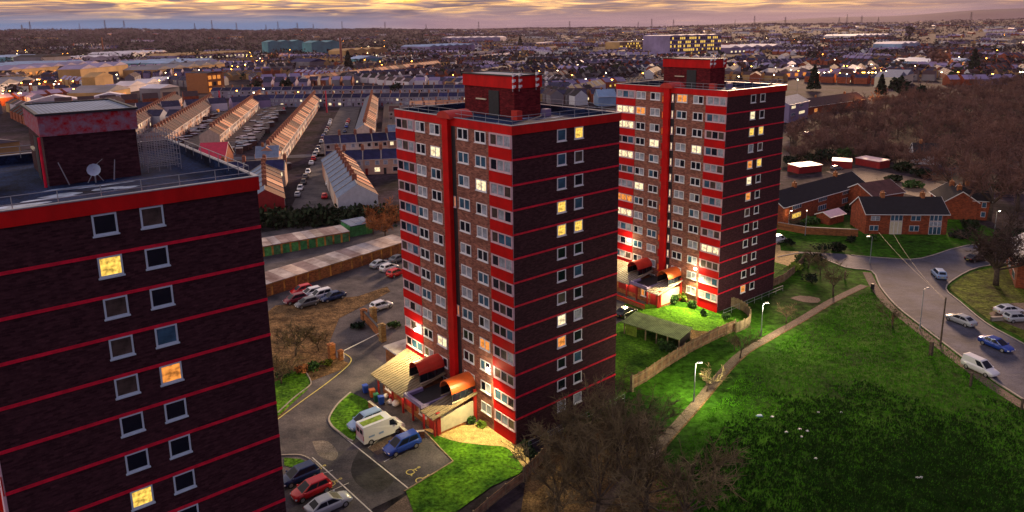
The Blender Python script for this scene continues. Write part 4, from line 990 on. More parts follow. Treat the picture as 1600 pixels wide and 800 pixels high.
# ---------------------------------------------------------------- individual houses on the right
def detached(name, label, A, B, d, e, r, wm, rf, wins, full_gable=True, chim=2, trim='white_upvc', group=None, hall=False, z=0):
    ax, ay = A; L_ = math.hypot(B[0]-ax, B[1]-ay); ang = math.atan2(B[1]-ay, B[0]-ax)
    t = thing(name, label, 'house' if 'house' in name or 'bungalow' in name else 'building', (ax, ay, z), ang, group); NH[0] += 1
    b = MB(); ym = d/2
    b.quadmesh([(0, 0, -.2), (L_, 0, -.2), (L_, d, -.2), (0, d, -.2), (0, 0, e), (L_, 0, e), (L_, d, e), (0, d, e), (0, ym, r-.06), (L_, ym, r-.06)], [(0, 1, 5, 4), (1, 2, 6, 9, 5), (2, 3, 7, 6), (3, 0, 4, 8, 7)], wm); b.build('wall', t)
    b = MB(); k = (r-e)/ym; ov = .4; zo = e-ov*k; th_ = .16
    for (ya, za, yb, zb) in ((-ov, zo, ym, r), (d+ov, zo, ym, r)):
        P = [(-.3, ya, za), (L_+.3, ya, za), (L_+.3, yb, zb), (-.3, yb, zb)]; Q = [(p[0], p[1], p[2]-th_) for p in P]
        b.quadmesh(P+Q, [(0, 1, 2, 3), (7, 6, 5, 4), (0, 4, 5, 1), (2, 6, 7, 3), (1, 5, 6, 2), (3, 7, 4, 0)], rf)
    rf_ = b.build('roof', t)
    b = MB()
    for x in (-.34, L_+.31):
        for (ya, za, yb, zb) in ((-ov, zo, ym, r), (d+ov, zo, ym, r)):
            b.quadmesh([(x, ya, za-.22), (x+.03, ya, za-.22), (x+.03, yb, zb-.22), (x, yb, zb-.22), (x, ya, za+.03), (x+.03, ya, za+.03), (x+.03, yb, zb+.03), (x, yb, zb+.03)], [(0, 1, 5, 4), (3, 0, 4, 7), (1, 2, 6, 5), (4, 5, 6, 7)], trim)
    b.box(-.3, L_+.3, -ov-.1, -ov, zo-.12, zo, trim); b.build('bargeboard', rf_)
    for q in range(chim):
        x = L_*(.28+.5*q); b = MB(); b.box(x-.4, x+.4, ym-.45, ym+.45, r-.8, r+1.0, 'orange_brick'); b.tube((x-.18, ym, r+1), (x-.18, ym, r+1.4), .1, .1, 'orange_brick'); b.tube((x+.18, ym, r+1), (x+.18, ym, r+1.4), .1, .1, 'orange_brick'); b.build('chimney', rf_)
    for x0, x1, z0, z1, m_ in wins:
        x0 *= L_; x1 *= L_; w_ = x1-x0
        f = MB(); f.box(x0, x1, -.07, -.01, z0, z1, 'white_upvc'); f = f.build('window', t)
        g = MB(); nn = max(1, round(w_/.9))
        for q in range(nn): g.face([(x0+w_*q/nn+.07, -.08, z0+.08), (x0+w_*(q+1)/nn-.07, -.08, z0+.08), (x0+w_*(q+1)/nn-.07, -.08, z1-.08), (x0+w_*q/nn+.07, -.08, z1-.08)], m_)
        g.build('pane', f)
    return t
W4 = lambda a, b_, m_='glass_blue', c='glass_blue': [(a, b_, 3.1, 4.4, c), (a, b_, .8, 2.1, m_)]
detached('brick_house', 'orange brick house pair with black roof and cream panels facing the green', G(1351, 366), G(1478, 367), 8.5, 5.0, 7.8, 'brick_house', 'black_tiles',
    [(.06, .17, 3.2, 4.3, 'glass_curtain'), (.05, .16, .9, 2.1, 'glass_blue'), (.30, .45, 3.2, 4.7, 'glass_blue'), (.30, .45, .1, 3.1, 'cream_wall'), (.55, .67, 3.2, 4.4, 'glass_blue'), (.54, .66, .8, 2.1, 'glass_blue'), (.78, .93, 3.2, 4.7, 'glass_blue'), (.78, .93, .1, 1.9, 'glass_blue'), (.78, .93, 2.0, 3.1, 'glass_curtain')])
detached('brick_house', 'long dark-roofed house row end behind the orange garden wall', G(1222, 352), G(1350, 312), 8, 4.6, 7.2, 'brick_house', 'black_tiles', W4(.1, .2, 'lit_yellow')+W4(.4, .5)+W4(.7, .8))
detached('brick_house', 'brick house with white bargeboards on its gable right of the brick pair', G(1452, 326), G(1474, 342), 7, 4.6, 7.0, 'brick_house', 'black_tiles', W4(.2, .5))
detached('bungalow', 'dark hip bungalow with white window near the edge of the wood', G(1428, 256), G(1472, 258), 11, 3, 6.5, 'pale_wall', 'black_tiles', [(.2, .4, .9, 2.2, 'glass_curtain')], chim=1)
detached('brick_house', 'house with dark roof partly hidden behind the big brown tree', G(1500, 342), G(1548, 345), 9, 5, 7.6, 'brick_house', 'black_tiles', W4(.2, .35, 'glass_curtain')+W4(.65, .8), chim=1)
detached('brick_house', 'red brick house with pale fascia cut by the right edge', G(1572, 412), G(1586, 450), 8, 5, 7.8, 'brick_house', 'slate_grey', W4(.2, .45, 'glass_curtain')+W4(.65, .85), chim=1)
detached('brick_house', 'wide house with low brown roof behind the brick pair chimneys', G(1362, 330), G(1410, 322), 9, 4.0, 6.4, 'brick_house', 'brown_tiles', W4(.2, .4), chim=0)
detached('garden_shed', 'white-roofed garden shed left of the brick pair', G(1296, 352), G(1318, 346), 3.5, 2.2, 3.0, 'brick_house', 'pink_frame', [], chim=0)
detached('apartment_block', 'pale lilac apartment block past the top right of the farthest tower', G(1232, 192), G(1262, 184), 12, 9, 12, 'shed_purple', 'slate_grey', [(.1, .3, 6.5, 8, 'lit_cream'), (.5, .7, 6.5, 8, 'glass_blue'), (.1, .3, 3, 4.5, 'glass_blue'), (.5, .8, 3, 4.5, 'lit_cream')], chim=0)
detached('long_house', 'long brown-roofed house with pale stripe right of the lilac apartment block', G(1262, 180), G(1352, 166), 12, 4.5, 8, 'brick_house', 'brown_tiles', [(.1, .15, 1, 3, 'lit_orange')], chim=2)
detached('hall', 'small hall with a crimson roof behind the rooftop railing', G(310, 272), G(352, 270), 16, 4.5, 9.5, 'brick_house', 'crimson_roof', [], chim=0)
detached('corner_shop', 'blue-grey gabled building at the near end of the tan row', G(402, 268), G(436, 266), 10, 5, 8, 'house_wall', 'slate_grey', W4(.2, .5), chim=1)
# scattered semis of the estates beyond the towers
placed = []
def free(x, y, d):
    for a, b_ in placed:
        if (a-x)**2+(b_-y)**2 < d*d: return False
    placed.append((x, y)); return True
keysA = [(7.5, 8, 5, 8, wm, rf, rf, False, lt, sd) for wm in ('house_wall', 'brick_house') for rf in ('brown_tiles', 'slate') for lt, sd in ((0, 1), (2, 2))]
def scatter_est(n, x0, x1, y0, y1, where, sp=13):
    k = 0; tries = 0
    while k < n and tries < 4000 and NH[0] < 296:
        tries += 1
        px = R.uniform(x0, x1); py = y0+(y1-y0)*(R.random()**.6); x, y = G(px, py)
        if not free(x, y, sp): continue
        a = (round((x*.004+y*.002))*.55+.3) % PI+R.choice([0, 0, PI/2])
        o = link(house_single(R.choice(keysA)), 'semi_detached_house', None, (x, y, 0), a-PI/2 if R.random() < .5 else a)
        tag(o, f'semi-detached house with pitched roof among the {where}', 'house', 'look-alike houses of the '+where); k += 1; NH[0] += 1
NH_before = NH[0]
scatter_est(34, 850, 965, 118, 172, 'crowded estate between the middle and farthest towers')
scatter_est(30, 1235, 1600, 100, 150, 'estate beyond the brown wood')
scatter_est(300-NH[0], 20, 320, 120, 175, 'mixed streets beyond the nearest tower')
print('houses', NH_before, NH[0])
def light_house():
    x, y = G(935, 166); detached('gabled_house', 'light blue house with a steep gable just left of the farthest tower', (x, y), (x+11, y+2), 9, 6, 10, 'shed_blue', 'shed_blue', [], chim=1)
light_house()
# ---------------------------------------------------------------- sheds and big buildings of the town
def shed_(label, x0, y0, x1, y1, h, d, wm, rf, name='industrial_shed', cat='industrial shed', lit=None, floors=0, flat=True):
    A = G(x0, y0); B = G(x1, y1); L_ = math.hypot(B[0]-A[0], B[1]-A[1]); ang = math.atan2(B[1]-A[1], B[0]-A[0])
    za = terrain(*A) ; t = thing(name, label, cat, (A[0], A[1], za), ang)
    b = MB(); b.box(0, L_, 0, d, -3, h, wm); b.build('wall', t)
    b = MB(); nb = max(1, round(L_/30))
    for k in range(nb):
        u0, u1 = L_*k/nb, L_*(k+1)/nb; um = (u0+u1)/2; rz = h+ (1.0 if floors else min(4, (u1-u0)*.12))
        b.quadmesh([(u0, -.5, h), (um, -.5, rz), (u1, -.5, h), (u0, d, h), (um, d, rz), (u1, d, h)], [(0, 1, 4, 3), (1, 2, 5, 4), (0, 2, 1), (3, 4, 5)], rf)
    b.build('roof', t)
    rr = random.Random(label)
    if floors:
        b = MB(); c = MB(); nw = int(L_/5)
        for f in range(floors):
            for k in range(nw):
                z0 = 1+f*(h-1)/floors; m_ = lit if rr.random() < .5 else 'glass_dark'
                (c if m_ == lit else b).face([(k*5+.8, -.3, z0), (k*5+4.2, -.3, z0), (k*5+4.2, -.3, z0+(h-1)/floors*.6), (k*5+.8, -.3, z0+(h-1)/floors*.6)], m_)
        if b.f: b.build('window_band', t)
        if c.f: c.build('lit_windows', t)
    elif lit:
        b = MB()
        for k in range(int(L_/12)): b.face([(k*12+3, -.3, 1.5), (k*12+8, -.3, 1.5), (k*12+8, -.3, min(h-1, 4.5)), (k*12+3, -.3, min(h-1, 4.5))], lit)
        b.build('lit_windows', t)
for a in (
 ('long white and blue workshop just above the nearest tower roof', 42, 172, 215, 163, 5, 12, 'shed_blue', 'shed_white'),
 ('pale grey shed at the left edge below the lit yard', -30, 152, 58, 138, 8, 30, 'shed_white', 'shed_grey'),
 ('orange-lit warehouse with a lilac roof at the far left', 12, 122, 158, 108, 9, 50, 'shed_tan', 'shed_purple', 'lit_orange'),
 ('tall tan factory block left of the grey gabled hall', 128, 130, 202, 120, 14, 22, 'shed_tan', 'shed_purple'),
 ('lower tan factory wing with a doorway gap', 150, 138, 178, 134, 10, 12, 'shed_tan', 'shed_tan'),
 ('row of white-roofed industrial units behind the tan factory', 128, 98, 206, 94, 7, 60, 'shed_white', 'shed_white'),
 ('blue industrial unit left of the white-roofed units', 85, 112, 135, 106, 9, 90, 'shed_blue', 'shed_blue'),
 ('dark warehouse with an orange-lit gable at the far left', 66, 104, 112, 101, 14, 50, 'shed_grey', 'black_tiles', 'lit_orange'),
 ('teal-roofed unit at the far left edge', 18, 100, 66, 97, 10, 60, 'shed_teal', 'shed_blue'),
 ('long tan depot wall right of the factory', 246, 122, 352, 110, 9, 40, 'shed_tan', 'shed_grey'),
 ('low white-roofed strip building before the tan depot', 202, 144, 275, 132, 5, 14, 'shed_white', 'shed_white'),
 ('dark block with pale parapets near the brick mill', 252, 158, 282, 154, 9, 18, 'shed_grey', 'shed_white'),
 ('grey hall with hipped roof in front of the tan factory', 166, 160, 205, 152, 7, 26, 'shed_tan', 'shed_grey', 'lit_orange'),
 ('blue-roofed units above the crowded left streets', 262, 108, 340, 102, 8, 90, 'shed_teal', 'shed_blue'),
 ('pinkish low retail units with lit fronts', 275, 95, 395, 88, 8, 70, 'shed_purple', 'shed_tan', 'lit_cream'),
 ('white retail units left of the teal sheds', 205, 92, 262, 88, 8, 90, 'shed_white', 'shed_white', 'lit_cream'),
 ('cream building with red sign board right of the thin chimney', 540, 92, 606, 88, 14, 40, 'shed_tan', 'shed_tan', 'lit_cream'),
 ('teal shed with a bright doorway below the cream building', 562, 102, 598, 100, 9, 30, 'shed_teal', 'shed_blue'),
 ('dark blue roofed unit with a pink eaves line', 484, 106, 512, 104, 8, 40, 'shed_grey', 'slate'),
 ('flat-roofed building with a lit yellow strip left of the nearest plant room', -40, 270, 36, 258, 9, 22, 'shed_tan', 'shed_grey', 'lit_yellow'),
 ('long blue shed left of the middle tower skyline', 672, 84, 742, 80, 14, 80, 'shed_purple', 'shed_blue'),
 ('long white-roofed warehouse near the horizon centre', 690, 70, 782, 69, 12, 120, 'shed_purple', 'shed_white'),
 ('white lit shed near the far right horizon', 1336, 66, 1392, 64, 10, 100, 'shed_white', 'shed_white', 'lit_cream'),
 ('pale blue unit below the white lit shed', 1408, 80, 1436, 78, 12, 50, 'shed_blue', 'shed_white'),
 ('light blue roofed shop right of the brown tree clump', 1484, 108, 1516, 105, 7, 60, 'shed_blue', 'shed_blue', 'lit_orange'),
 ('cream hall beyond the wood in front of the dark conifers', 1402, 138, 1426, 130, 8, 16, 'cream_wall', 'slate_grey'),
 ('long lilac-roofed store right of the lit hospital', 1140, 84, 1222, 80, 10, 60, 'shed_purple', 'shed_white', 'lit_cream'),
 ('long pale strip building above the farthest tower fascia', 1212, 124, 1290, 118, 6, 18, 'shed_purple', 'shed_grey', 'lit_orange'),
): shed_(*a[:9], lit=a[9] if len(a) > 9 else None)
shed_('left teal office block of the pair near the horizon', 420, 86, 476, 84, 26, 30, 'shed_teal', 'shed_teal', 'office_block', 'office block', None, 0)
shed_('right teal office block beside the thin chimney', 488, 88, 532, 86, 26, 30, 'shed_teal', 'shed_teal', 'office_block', 'office block', None, 0)
shed_('large lilac hospital block with yellow lit windows above the farthest tower', 1046, 88, 1126, 84, 34, 60, 'shed_purple', 'shed_white', 'hospital', 'hospital', 'lit_yellow', 5)
shed_('brown college block with rows of lit windows left of the hospital', 968, 80, 1012, 78, 18, 40, 'shed_tan', 'shed_grey', 'college_block', 'college building', 'lit_yellow', 3)
shed_('brick mill with tall lit windows left of the conifer', 326, 146, 352, 143, 16, 22, 'orange_brick', 'slate', 'brick_mill', 'mill', 'lit_orange', 3)
def chimney(px, py, h, r, m, label):
    x, y = G(px, py); b = MB(); b.tube((0, 0, -2), (0, 0, h), r, r*.7, m, 10); tag(b.build('factory_chimney', loc=(x, y, terrain(x, y))), label, 'chimney')
chimney(162, 84, 34, 2.2, 'orange_brick', 'brown factory chimney rising above the left industrial units'); chimney(534, 104, 40, 2.0, 'brown_brick', 'thin brick chimney beside the right teal office block')
chimney(345, 172, 12, .7, 'crimson_roof', 'red vent stack near the yellow lit yard'); chimney(511, 176, 13, .5, 'crimson_roof', 'thin pink pole standing over the middle streets'); chimney(272, 128, 14, 1, 'shed_tan', 'short stack by the long tan depot')
# pylons on the skyline
for i, px in enumerate((35, 48, 125, 165, 195, 305, 332, 370, 416, 435, 465, 490, 535, 602, 666, 748, 890, 997, 1018, 1052, 1148, 1178, 1226, 1310, 1322, 1345, 1371, 1515)):
    dist = 4600+(i*373) % 900; x, y = AT(px, dist); z = terrain(x, y); h = 46+(i*17) % 26; b = MB(); w = 5.5
    for sx in (-1, 1):
        for sy in (-1, 1): b.tube((sx*w, sy*w, 0), (sx*.6, sy*.6, h), .9, .6, 'dark_metal', 3)
    for zz in (.62, .78, .93): b.tube((-9, 0, h*zz), (9, 0, h*zz), .6, .6, 'dark_metal', 3)
    for k in range(6): b.tube((-w*(1-k/6), -w*(1-k/6), h*k/6), (w*(1-(k+1)/6), w*(1-(k+1)/6), h*(k+1)/6), .5, .5, 'dark_metal', 3)
    tag(b.build('pylon', loc=(x, y, z), rotz=i), 'lattice pylon standing on the skyline', 'pylon', 'look-alike pylons along the skyline')
# ---------------------------------------------------------------- the far town as one mass
def PX(x, y, z=0):
    d = Vector((x, y, z-H)); zz = d.dot(FW); return 800+F_*d.dot(RT)/zz, Y0-F_*d.dot(UPV)/zz
def far_town():
    b = MB(); rr = random.Random(5); wallc = ['shed_white', 'brick_house', 'shed_tan', 'shed_purple', 'shed_grey', 'pale_wall', 'brick_house']; roofc = ['slate', 'brown_tiles', 'slate', 'shed_purple', 'black_tiles', 'brown_tiles']
    n = 0
    while n < 900:
        d = 430+4700*rr.random()**1.7; az = rr.uniform(-.68, .68); x0, y0 = d*math.sin(az), d*math.cos(az)
        if x0 > 60 and d < 640: continue
        if az < -.1 and d > 1500 and rr.random() < .82: continue
        qx, qy = PX(x0, y0)
        if 150 < qx < 775 and qy > 138: continue
        if qx > 775 and qy > 165: continue
        if qy > 200: continue
        n += 1; ang = rr.choice([0, .6, 1.2, 1.9, 2.4])+rr.uniform(-.1, .1); k = rr.randint(3, 9); ca, sa = math.cos(ang), math.sin(ang); w = rr.uniform(7, 10); dd = 9
        wc = rr.choice(wallc); rc = rr.choice(roofc); e = rr.uniform(4.5, 6); r = e+rr.uniform(2.4, 3.6)
        for i in range(k):
            ox = x0+ca*i*(w+3); oy = y0+sa*i*(w+3); z = terrain(ox, oy)
            T = lambda u, v, zz: (ox+ca*u-sa*v, oy+sa*u+ca*v, z+zz)
            if rr.random() < .15: wc = rr.choice(wallc)
            b.quadmesh([T(0, 0, -2), T(w, 0, -2), T(w, dd, -2), T(0, dd, -2), T(0, 0, e), T(w, 0, e), T(w, dd, e), T(0, dd, e), T(0, dd/2, r), T(w, dd/2, r)], [(0, 1, 5, 4), (1, 2, 6, 9, 5), (2, 3, 7, 6), (3, 0, 4, 8, 7)], wc)
            q = len(b.v)-10; m1 = b.mi(rc); b.f.append((q+4, q+5, q+9, q+8)); b.m.append(m1); b.f.append((q+8, q+9, q+6, q+7)); b.m.append(m1)
            if rr.random() < .16:
                lm = rr.choice(['lit_yellow', 'lit_cream', 'lit_orange', 'lit_cream']); u = rr.uniform(1, w-2.5)
                b.face([T(u, -.1, 1), T(u+1.6, -.1, 1), T(u+1.6, -.1, 2.6), T(u, -.1, 2.6)], lm); b.face([T(-.1, u, 1), T(-.1, u+1.6, 1), T(-.1, u+1.6, 2.6), T(-.1, u, 2.6)], lm)
    o = b.build('distant_houses'); tag(o, 'rooftops of the far town spreading to the horizon', 'houses', kind='stuff')
far_town()
# street lamps in the town
mat('town_lamp_orange', (.8, .5, .2), emit=(1, .36, .04), es=42); mat('town_lamp_white', (.8, .8, .8), emit=(1, .78, .45), es=24)
lm = {}
for m_ in ('town_lamp_orange', 'town_lamp_white'):
    b = MB(); b.tube((0, 0, 0), (0, 0, 7.6), .12, .08, 'metal_grey', 5); b.box(-.45, .45, -.3, .3, 7.6, 8.0, m_); lm[m_] = b.mesh('street_lamp')
rl = random.Random(11); hot = [(45, 92, 14), (106, 96, 10), (10, 160, 20), (62, 142, 16), (85, 142, 12), (435, 84, 14), (395, 100, 25), (505, 82, 12), (1330, 124, 22), (1376, 116, 16), (1225, 118, 30), (1355, 162, 10), (1510, 104, 16), (985, 72, 20), (1085, 70, 40), (1180, 116, 40), (360, 112, 22), (560, 84, 30), (620, 98, 40), (1300, 150, 60), (880, 130, 70), (300, 130, 40)]
for i in range(190):
    if i < 120: c = hot[i % len(hot)]; px, py = rl.gauss(c[0], c[2]), rl.gauss(c[1], 4.5)
    else: px, py = rl.uniform(0, 1600), rl.uniform(62, 165)
    if 600 < px < 990 and py > 168: continue
    if px > 1240 and py > 150: py = 128
    x, y = G(px, max(61, py)); m_ = 'town_lamp_orange' if rl.random() < .68 else 'town_lamp_white'
    o = link(lm[m_], 'street_lamp', None, (x, y, terrain(x, y)), rl.uniform(0, 6)); tag(o, 'lit orange street lamp glowing in the far town' if m_ == 'town_lamp_orange' else 'lit white street lamp glowing in the far town', 'street lamp', 'orange street lamps of the town' if m_ == 'town_lamp_orange' else 'white street lamps of the town')
for px, py, en, colr in ((45, 96, 30000, 0), (106, 99, 20000, 0), (8, 166, 14000, 0), (72, 146, 9000, 1), (435, 92, 40000, 0), (395, 108, 15000, 0), (1330, 128, 18000, 0), (1376, 120, 16000, 0), (1510, 110, 16000, 0), (1354, 168, 5000, 0), (150, 148, 8000, 0), (352, 150, 4000, 1), (560, 94, 20000, 1), (90, 122, 16000, 0)):
    l = bpy.data.lights.new('yard_light', 'POINT'); l.energy = en; l.color = (1, .36, .05) if not colr else (1, .75, .35); l.shadow_soft_size = 1.5
    lo = bpy.data.objects.new('yard_light', l); C.objects.link(lo); x, y = G(px, py); lo.location = (x, y, 9+terrain(x, y))
# ---------------------------------------------------------------- cars along the far streets
sc = {}
def small(px, py, rz, lab, grp):
    vt = R.choice(['hatch', 'saloon', 'mpv', 'hatch']); col = R.choice(['white', 'silver', 'black', 'blue', 'dark_blue', 'red', 'grey', 'white', 'silver', 'maroon'])
    k = (vt, col)
    if k not in sc: sc[k] = simple_car_mesh(vt, col)
    o = link(sc[k], 'parked_car', None, (*G(px, py, .7), .04), rz); tag(o, f'{lab[0]} {col.replace("_", " ")} {dict(hatch="hatchback", saloon="saloon", mpv="people carrier")[vt]} {lab[1]}', 'car', grp)
def line(px0, py0, px1, py1, n, lab, grp, jit=.5, skip=.12):
    A = G(px0, py0); B = G(px1, py1); a = math.atan2(B[1]-A[1], B[0]-A[0])
    for i in range(n):
        if R.random() < skip: continue
        t = (i+.5)/n; x = A[0]+(B[0]-A[0])*t; y = A[1]+(B[1]-A[1])*t
        vt = R.choice(['hatch', 'saloon', 'mpv', 'hatch']); col = R.choice(['white', 'silver', 'black', 'blue', 'dark_blue', 'red', 'grey', 'white', 'silver', 'maroon']); k = (vt, col)
        if k not in sc: sc[k] = simple_car_mesh(vt, col)
        o = link(sc[k], 'parked_car', None, (x+R.uniform(-.2, .2), y+R.uniform(-.3, .3), .045), a+R.choice([0, PI])+R.uniform(-.03, .03))
        tag(o, f'{col.replace("_", " ")} {dict(hatch="hatchback", saloon="saloon", mpv="tall car")[vt]}, {ORD(i)} from near end {lab}', 'car', grp)
line(463, 312, 518, 188, 22, 'of the left kerb of the terrace street', 'cars along the terrace street')
line(505, 315, 545, 188, 22, 'of the right kerb of the terrace street', 'cars along the terrace street', skip=.12)
line(288, 238, 368, 170, 28, 'of the lane behind the cream-fronted row', 'cars along the back lanes', skip=.2)
line(385, 232, 450, 165, 22, 'of the lane between the two tan-roofed rows', 'cars along the back lanes', skip=.3)
# pale yard walls between the rows
def yard_walls(a, c, n, off, ln, where):
    A = Vector((*G(*a), 0)); B_ = Vector((*G(*c), 0)); d = (B_-A).normalized(); nrm = Vector((d.y, -d.x, 0))
    me = MB(); me.box(0, ln, -.12, .12, 0, 1.9, 'kerbstone'); me = me.mesh('yard_wall')
    for i in range(n):
        p = A.lerp(B_, (i+.5)/n)+nrm*off; o = link(me, 'yard_wall', None, (p.x, p.y, 0), math.atan2(nrm.y, nrm.x)); tag(o, f'{ORD(i)} yard wall from the near end {where}', 'fence', 'yard walls between the terraces')
yard_walls((345, 230), (417, 162), 34, 1.0, 13, 'right of the second tan row')
yard_walls((258, 234), (342, 170), 30, 6.0, 7, 'right of the cream-fronted row')
yard_walls((592, 222), (598, 163), 26, 1.0, 12, 'right of the tan row by the street')
# gate clutter: sheds in the yards between the rows
b0 = [MB() for _ in range(3)]
for k, m_ in enumerate(('slate_grey', 'shed_grey', 'dusky_wall')): b0[k].box(-1.6, 1.6, -1.2, 1.2, 0, 2.1, 'brown_tiles', top=m_); b0[k].box(-1.75, 1.75, -1.35, 1.35, 2.103, 2.2, m_); b0[k] = b0[k].mesh('yard_shed')
for i in range(210):
    t = R.random(); q = R.choice([(352, 240, 420, 168, 34), (352, 240, 420, 168, 34), (610, 215, 640, 170, 40), (262, 238, 335, 176, 22), (385, 285, 410, 262, 40), (520, 262, 560, 262, 40)])
    px = q[0]+(q[2]-q[0])*t+R.uniform(0, q[4]); py = q[1]+(q[3]-q[1])*t
    o = link(b0[i % 3], 'yard_shed', None, (*G(px, py), 0), R.uniform(0, 3)); tag(o, f'small {("blue", "dark", "grey")[i%3]}-roofed yard shed behind the terraces', 'shed', ('blue', 'dark', 'grey')[i % 3]+'-roofed yard sheds')
# ---------------------------------------------------------------- trees
def bare_tree(h, rad, seed, twig='twig', n1=7, n2=6, n3=7, n4=5, thick=1.0, trunk=.28, tw=.022):
    rr = random.Random(seed); bt = MB(); bc = MB()
    def rv(): 
        v = Vector((rr.gauss(0, 1), rr.gauss(0, 1), rr.gauss(0, 1))); return v.normalized()
    r0 = .022*h*thick; top = Vector((rr.uniform(-.3, .3), rr.uniform(-.3, .3), h*trunk))
    bt.tube((0, 0, -.2), top, r0*1.25, r0*.85, 'bark', 8)
    def seg(mb, p, q, a, b_, m_, n):
        mb.tube(p, q, a, b_, m_, n, False)
    for i in range(n1):
        az = 2*PI*i/n1+rr.uniform(-.4, .4); el = rr.uniform(.35, 1.35); L1 = (h*(1-trunk))*rr.uniform(.36, .86)
        d = Vector((math.cos(az)*math.cos(el), math.sin(az)*math.cos(el), math.sin(el)))
        d.x *= rad/h*1.9; d.y *= rad/h*1.9
        a = top-Vector((0, 0, rr.uniform(0, h*.08))); m = a+d*L1*.5+rv()*L1*.06; e = a+d*L1+Vector((0, 0, L1*.1))+rv()*L1*.08
        seg(bt, a, m, r0*.55, r0*.38, 'bark', 5); seg(bt, m, e, r0*.38, r0*.2, 'bark', 5)
        for j in range(n2):
            t = rr.uniform(.35, 1); p = a.lerp(m, t*2) if t < .5 else m.lerp(e, t*2-1); d2 = (d.normalized()*.75+rv()*.62+Vector((0, 0, .3))).normalized(); L2 = L1*rr.uniform(.3, .75)
            q = p+d2*L2; seg(bc, p, q, r0*.2, r0*.09, 'bark' if j % 2 else twig, 4)
            for k in range(n3):
                t2 = rr.uniform(.2, 1); p2 = p.lerp(q, t2); d3 = (d2*.6+rv()*.85+Vector((0, 0, .15))).normalized(); L3 = L2*rr.uniform(.35, .65); q2 = p2+d3*L3
                seg(bc, p2, q2, tw*1.3, tw*.7, twig, 3)
                for l_ in range(n4):
                    p3 = p2.lerp(q2, rr.uniform(.2, 1)); d4 = (d3*.7+rv()*.8).normalized(); q3 = p3+d4*L3*rr.uniform(.3, .6); s = d4.orthogonal().normalized()*tw
                    bc.face([p3-s, p3+s, q3], twig)
    return bt, bc
def leafy(h, rad, seed, m_, n=260, size=.22, cone=False, low=.1):
    rr = random.Random(seed); b = MB()
    lobes = [(rr.uniform(-.45, .45)*rad, rr.uniform(-.45, .45)*rad, rr.uniform(.3, .75)*h, rr.uniform(.45, .7)) for _ in range(7)]
    for i in range(n):
        if cone:
            z = h*(low+(1-low)*rr.random()**1.3); r = rad*(1-z/h)**.8*rr.uniform(.55, 1.08); a = rr.uniform(0, 2*PI); c = Vector((r*math.cos(a), r*math.sin(a), z))
        else:
            L_ = rr.choice(lobes); v = Vector((rr.gauss(0, 1), rr.gauss(0, 1), rr.gauss(0, 1))).normalized()*rr.uniform(.6, 1.05); c = Vector((L_[0]+v.x*rad*L_[3], L_[1]+v.y*rad*L_[3], max(.05, L_[2]+v.z*h*.5*L_[3])))
        n_ = Vector((rr.gauss(0, 1), rr.gauss(0, 1), rr.gauss(0, 1))).normalized(); u = n_.orthogonal().normalized()*size*rr.uniform(.5, 1.3); w = n_.cross(u).normalized()*size*rr.uniform(.5, 1.3)
        b.face([c-u-w*.4, c+u*.6-w, c+u+w*.5, c-u*.5+w], m_)
    return b
def put_tree(name, label, pos, bt, bc, rz=0, group='bare winter trees', sc_=1, cat='tree'):
    t = thing(name, label, cat, (*pos, terrain(*pos)), rz, group); t.scale = (sc_,)*3
    link(bt, 'trunk', t); link(bc, 'crown', t); return t
TM = {}
def tm(key, **k):
    if key not in TM:
        a, b = bare_tree(**k); TM[key] = (a.mesh('trunk', True), b.mesh('crown'))
    return TM[key]
big = [tm('b%d' % i, h=8.5, rad=5.2, seed=i+1, n1=9, n2=8, n3=8, n4=6, tw=.023) for i in range(3)]
mid = [tm('m%d' % i, h=7, rad=4.4, seed=i+20, n1=8, n2=7, n3=8, n4=5, tw=.034) for i in range(2)]
dark = [tm('d%d' % i, h=11, rad=6.5, seed=i+40, n1=9, n2=8, n3=8, n4=6, tw=.035, twig='twig_red') for i in range(2)]
org = tm('o', h=9, rad=4.5, seed=60, n1=9, n2=8, n3=9, n4=6, tw=.04, twig='twig_orange')
road_tree = tm('rt', h=11, rad=7.5, seed=51, n1=11, n2=10, n3=9, n4=6, tw=.04, twig='twig_dark', thick=1.5)
sap = tm('s', h=5, rad=1.8, seed=70, n1=6, n2=5, n3=6, n4=4, tw=.022)
for i, (px, py, s, lab) in enumerate((
  (905, 752, 1.0, 'bare tree nearest the curved garden fence in the tangled clump'), (968, 742, 1.05, 'bare tree in the middle of the tangled clump below the middle tower'),
  (1008, 800, 1.05, 'bare tree at the right side of the clump beside the field path'), (930, 818, 1.0, 'bare tree at the bottom edge below the middle of the clump'),
  (868, 800, .75, 'bare tree at the bottom left of the clump near the brown fence'), (1072, 832, .95, 'pale spreading bare tree rooted below the picture at the path'),
  (900, 730, .7, 'low bare tree between the garden fence and the clump'), (1000, 722, .72, 'low bare tree on the path side of the clump'),  (955, 690, .75, 'smaller bare tree against the side wall of the middle tower'), (902, 700, .62, 'small bare tree by the foot of the middle tower side wall'))):
    put_tree('bare_tree', lab, G(px, py), *big[i % 3], rz=i*1.3, sc_=s*1.12)
for i, (px, py, s, lab) in enumerate(((462, 556, .95, 'spreading bare tree on the brown verge beside the nearest tower'), (440, 600, .7, 'smaller bare tree close to the edge of the nearest tower'), (498, 548, .62, 'small bare tree left of the short barrier pillar'))):
    put_tree('bare_tree', lab, G(px, py), *mid[i % 2], rz=i*2, sc_=s)
put_tree('bare_tree', 'bare tree rising in front of the nearest tower at the bottom', (-17.5, 42.5), *mid[0], rz=1, sc_=1.0)
put_tree('bare_tree', 'second bare tree in front of the nearest tower wall', (-21.5, 40.5), *mid[1], rz=3, sc_=1.05)
put_tree('bare_tree', 'orange-brown bare tree between the white gable and the middle tower', G(603, 376), *org, rz=1)
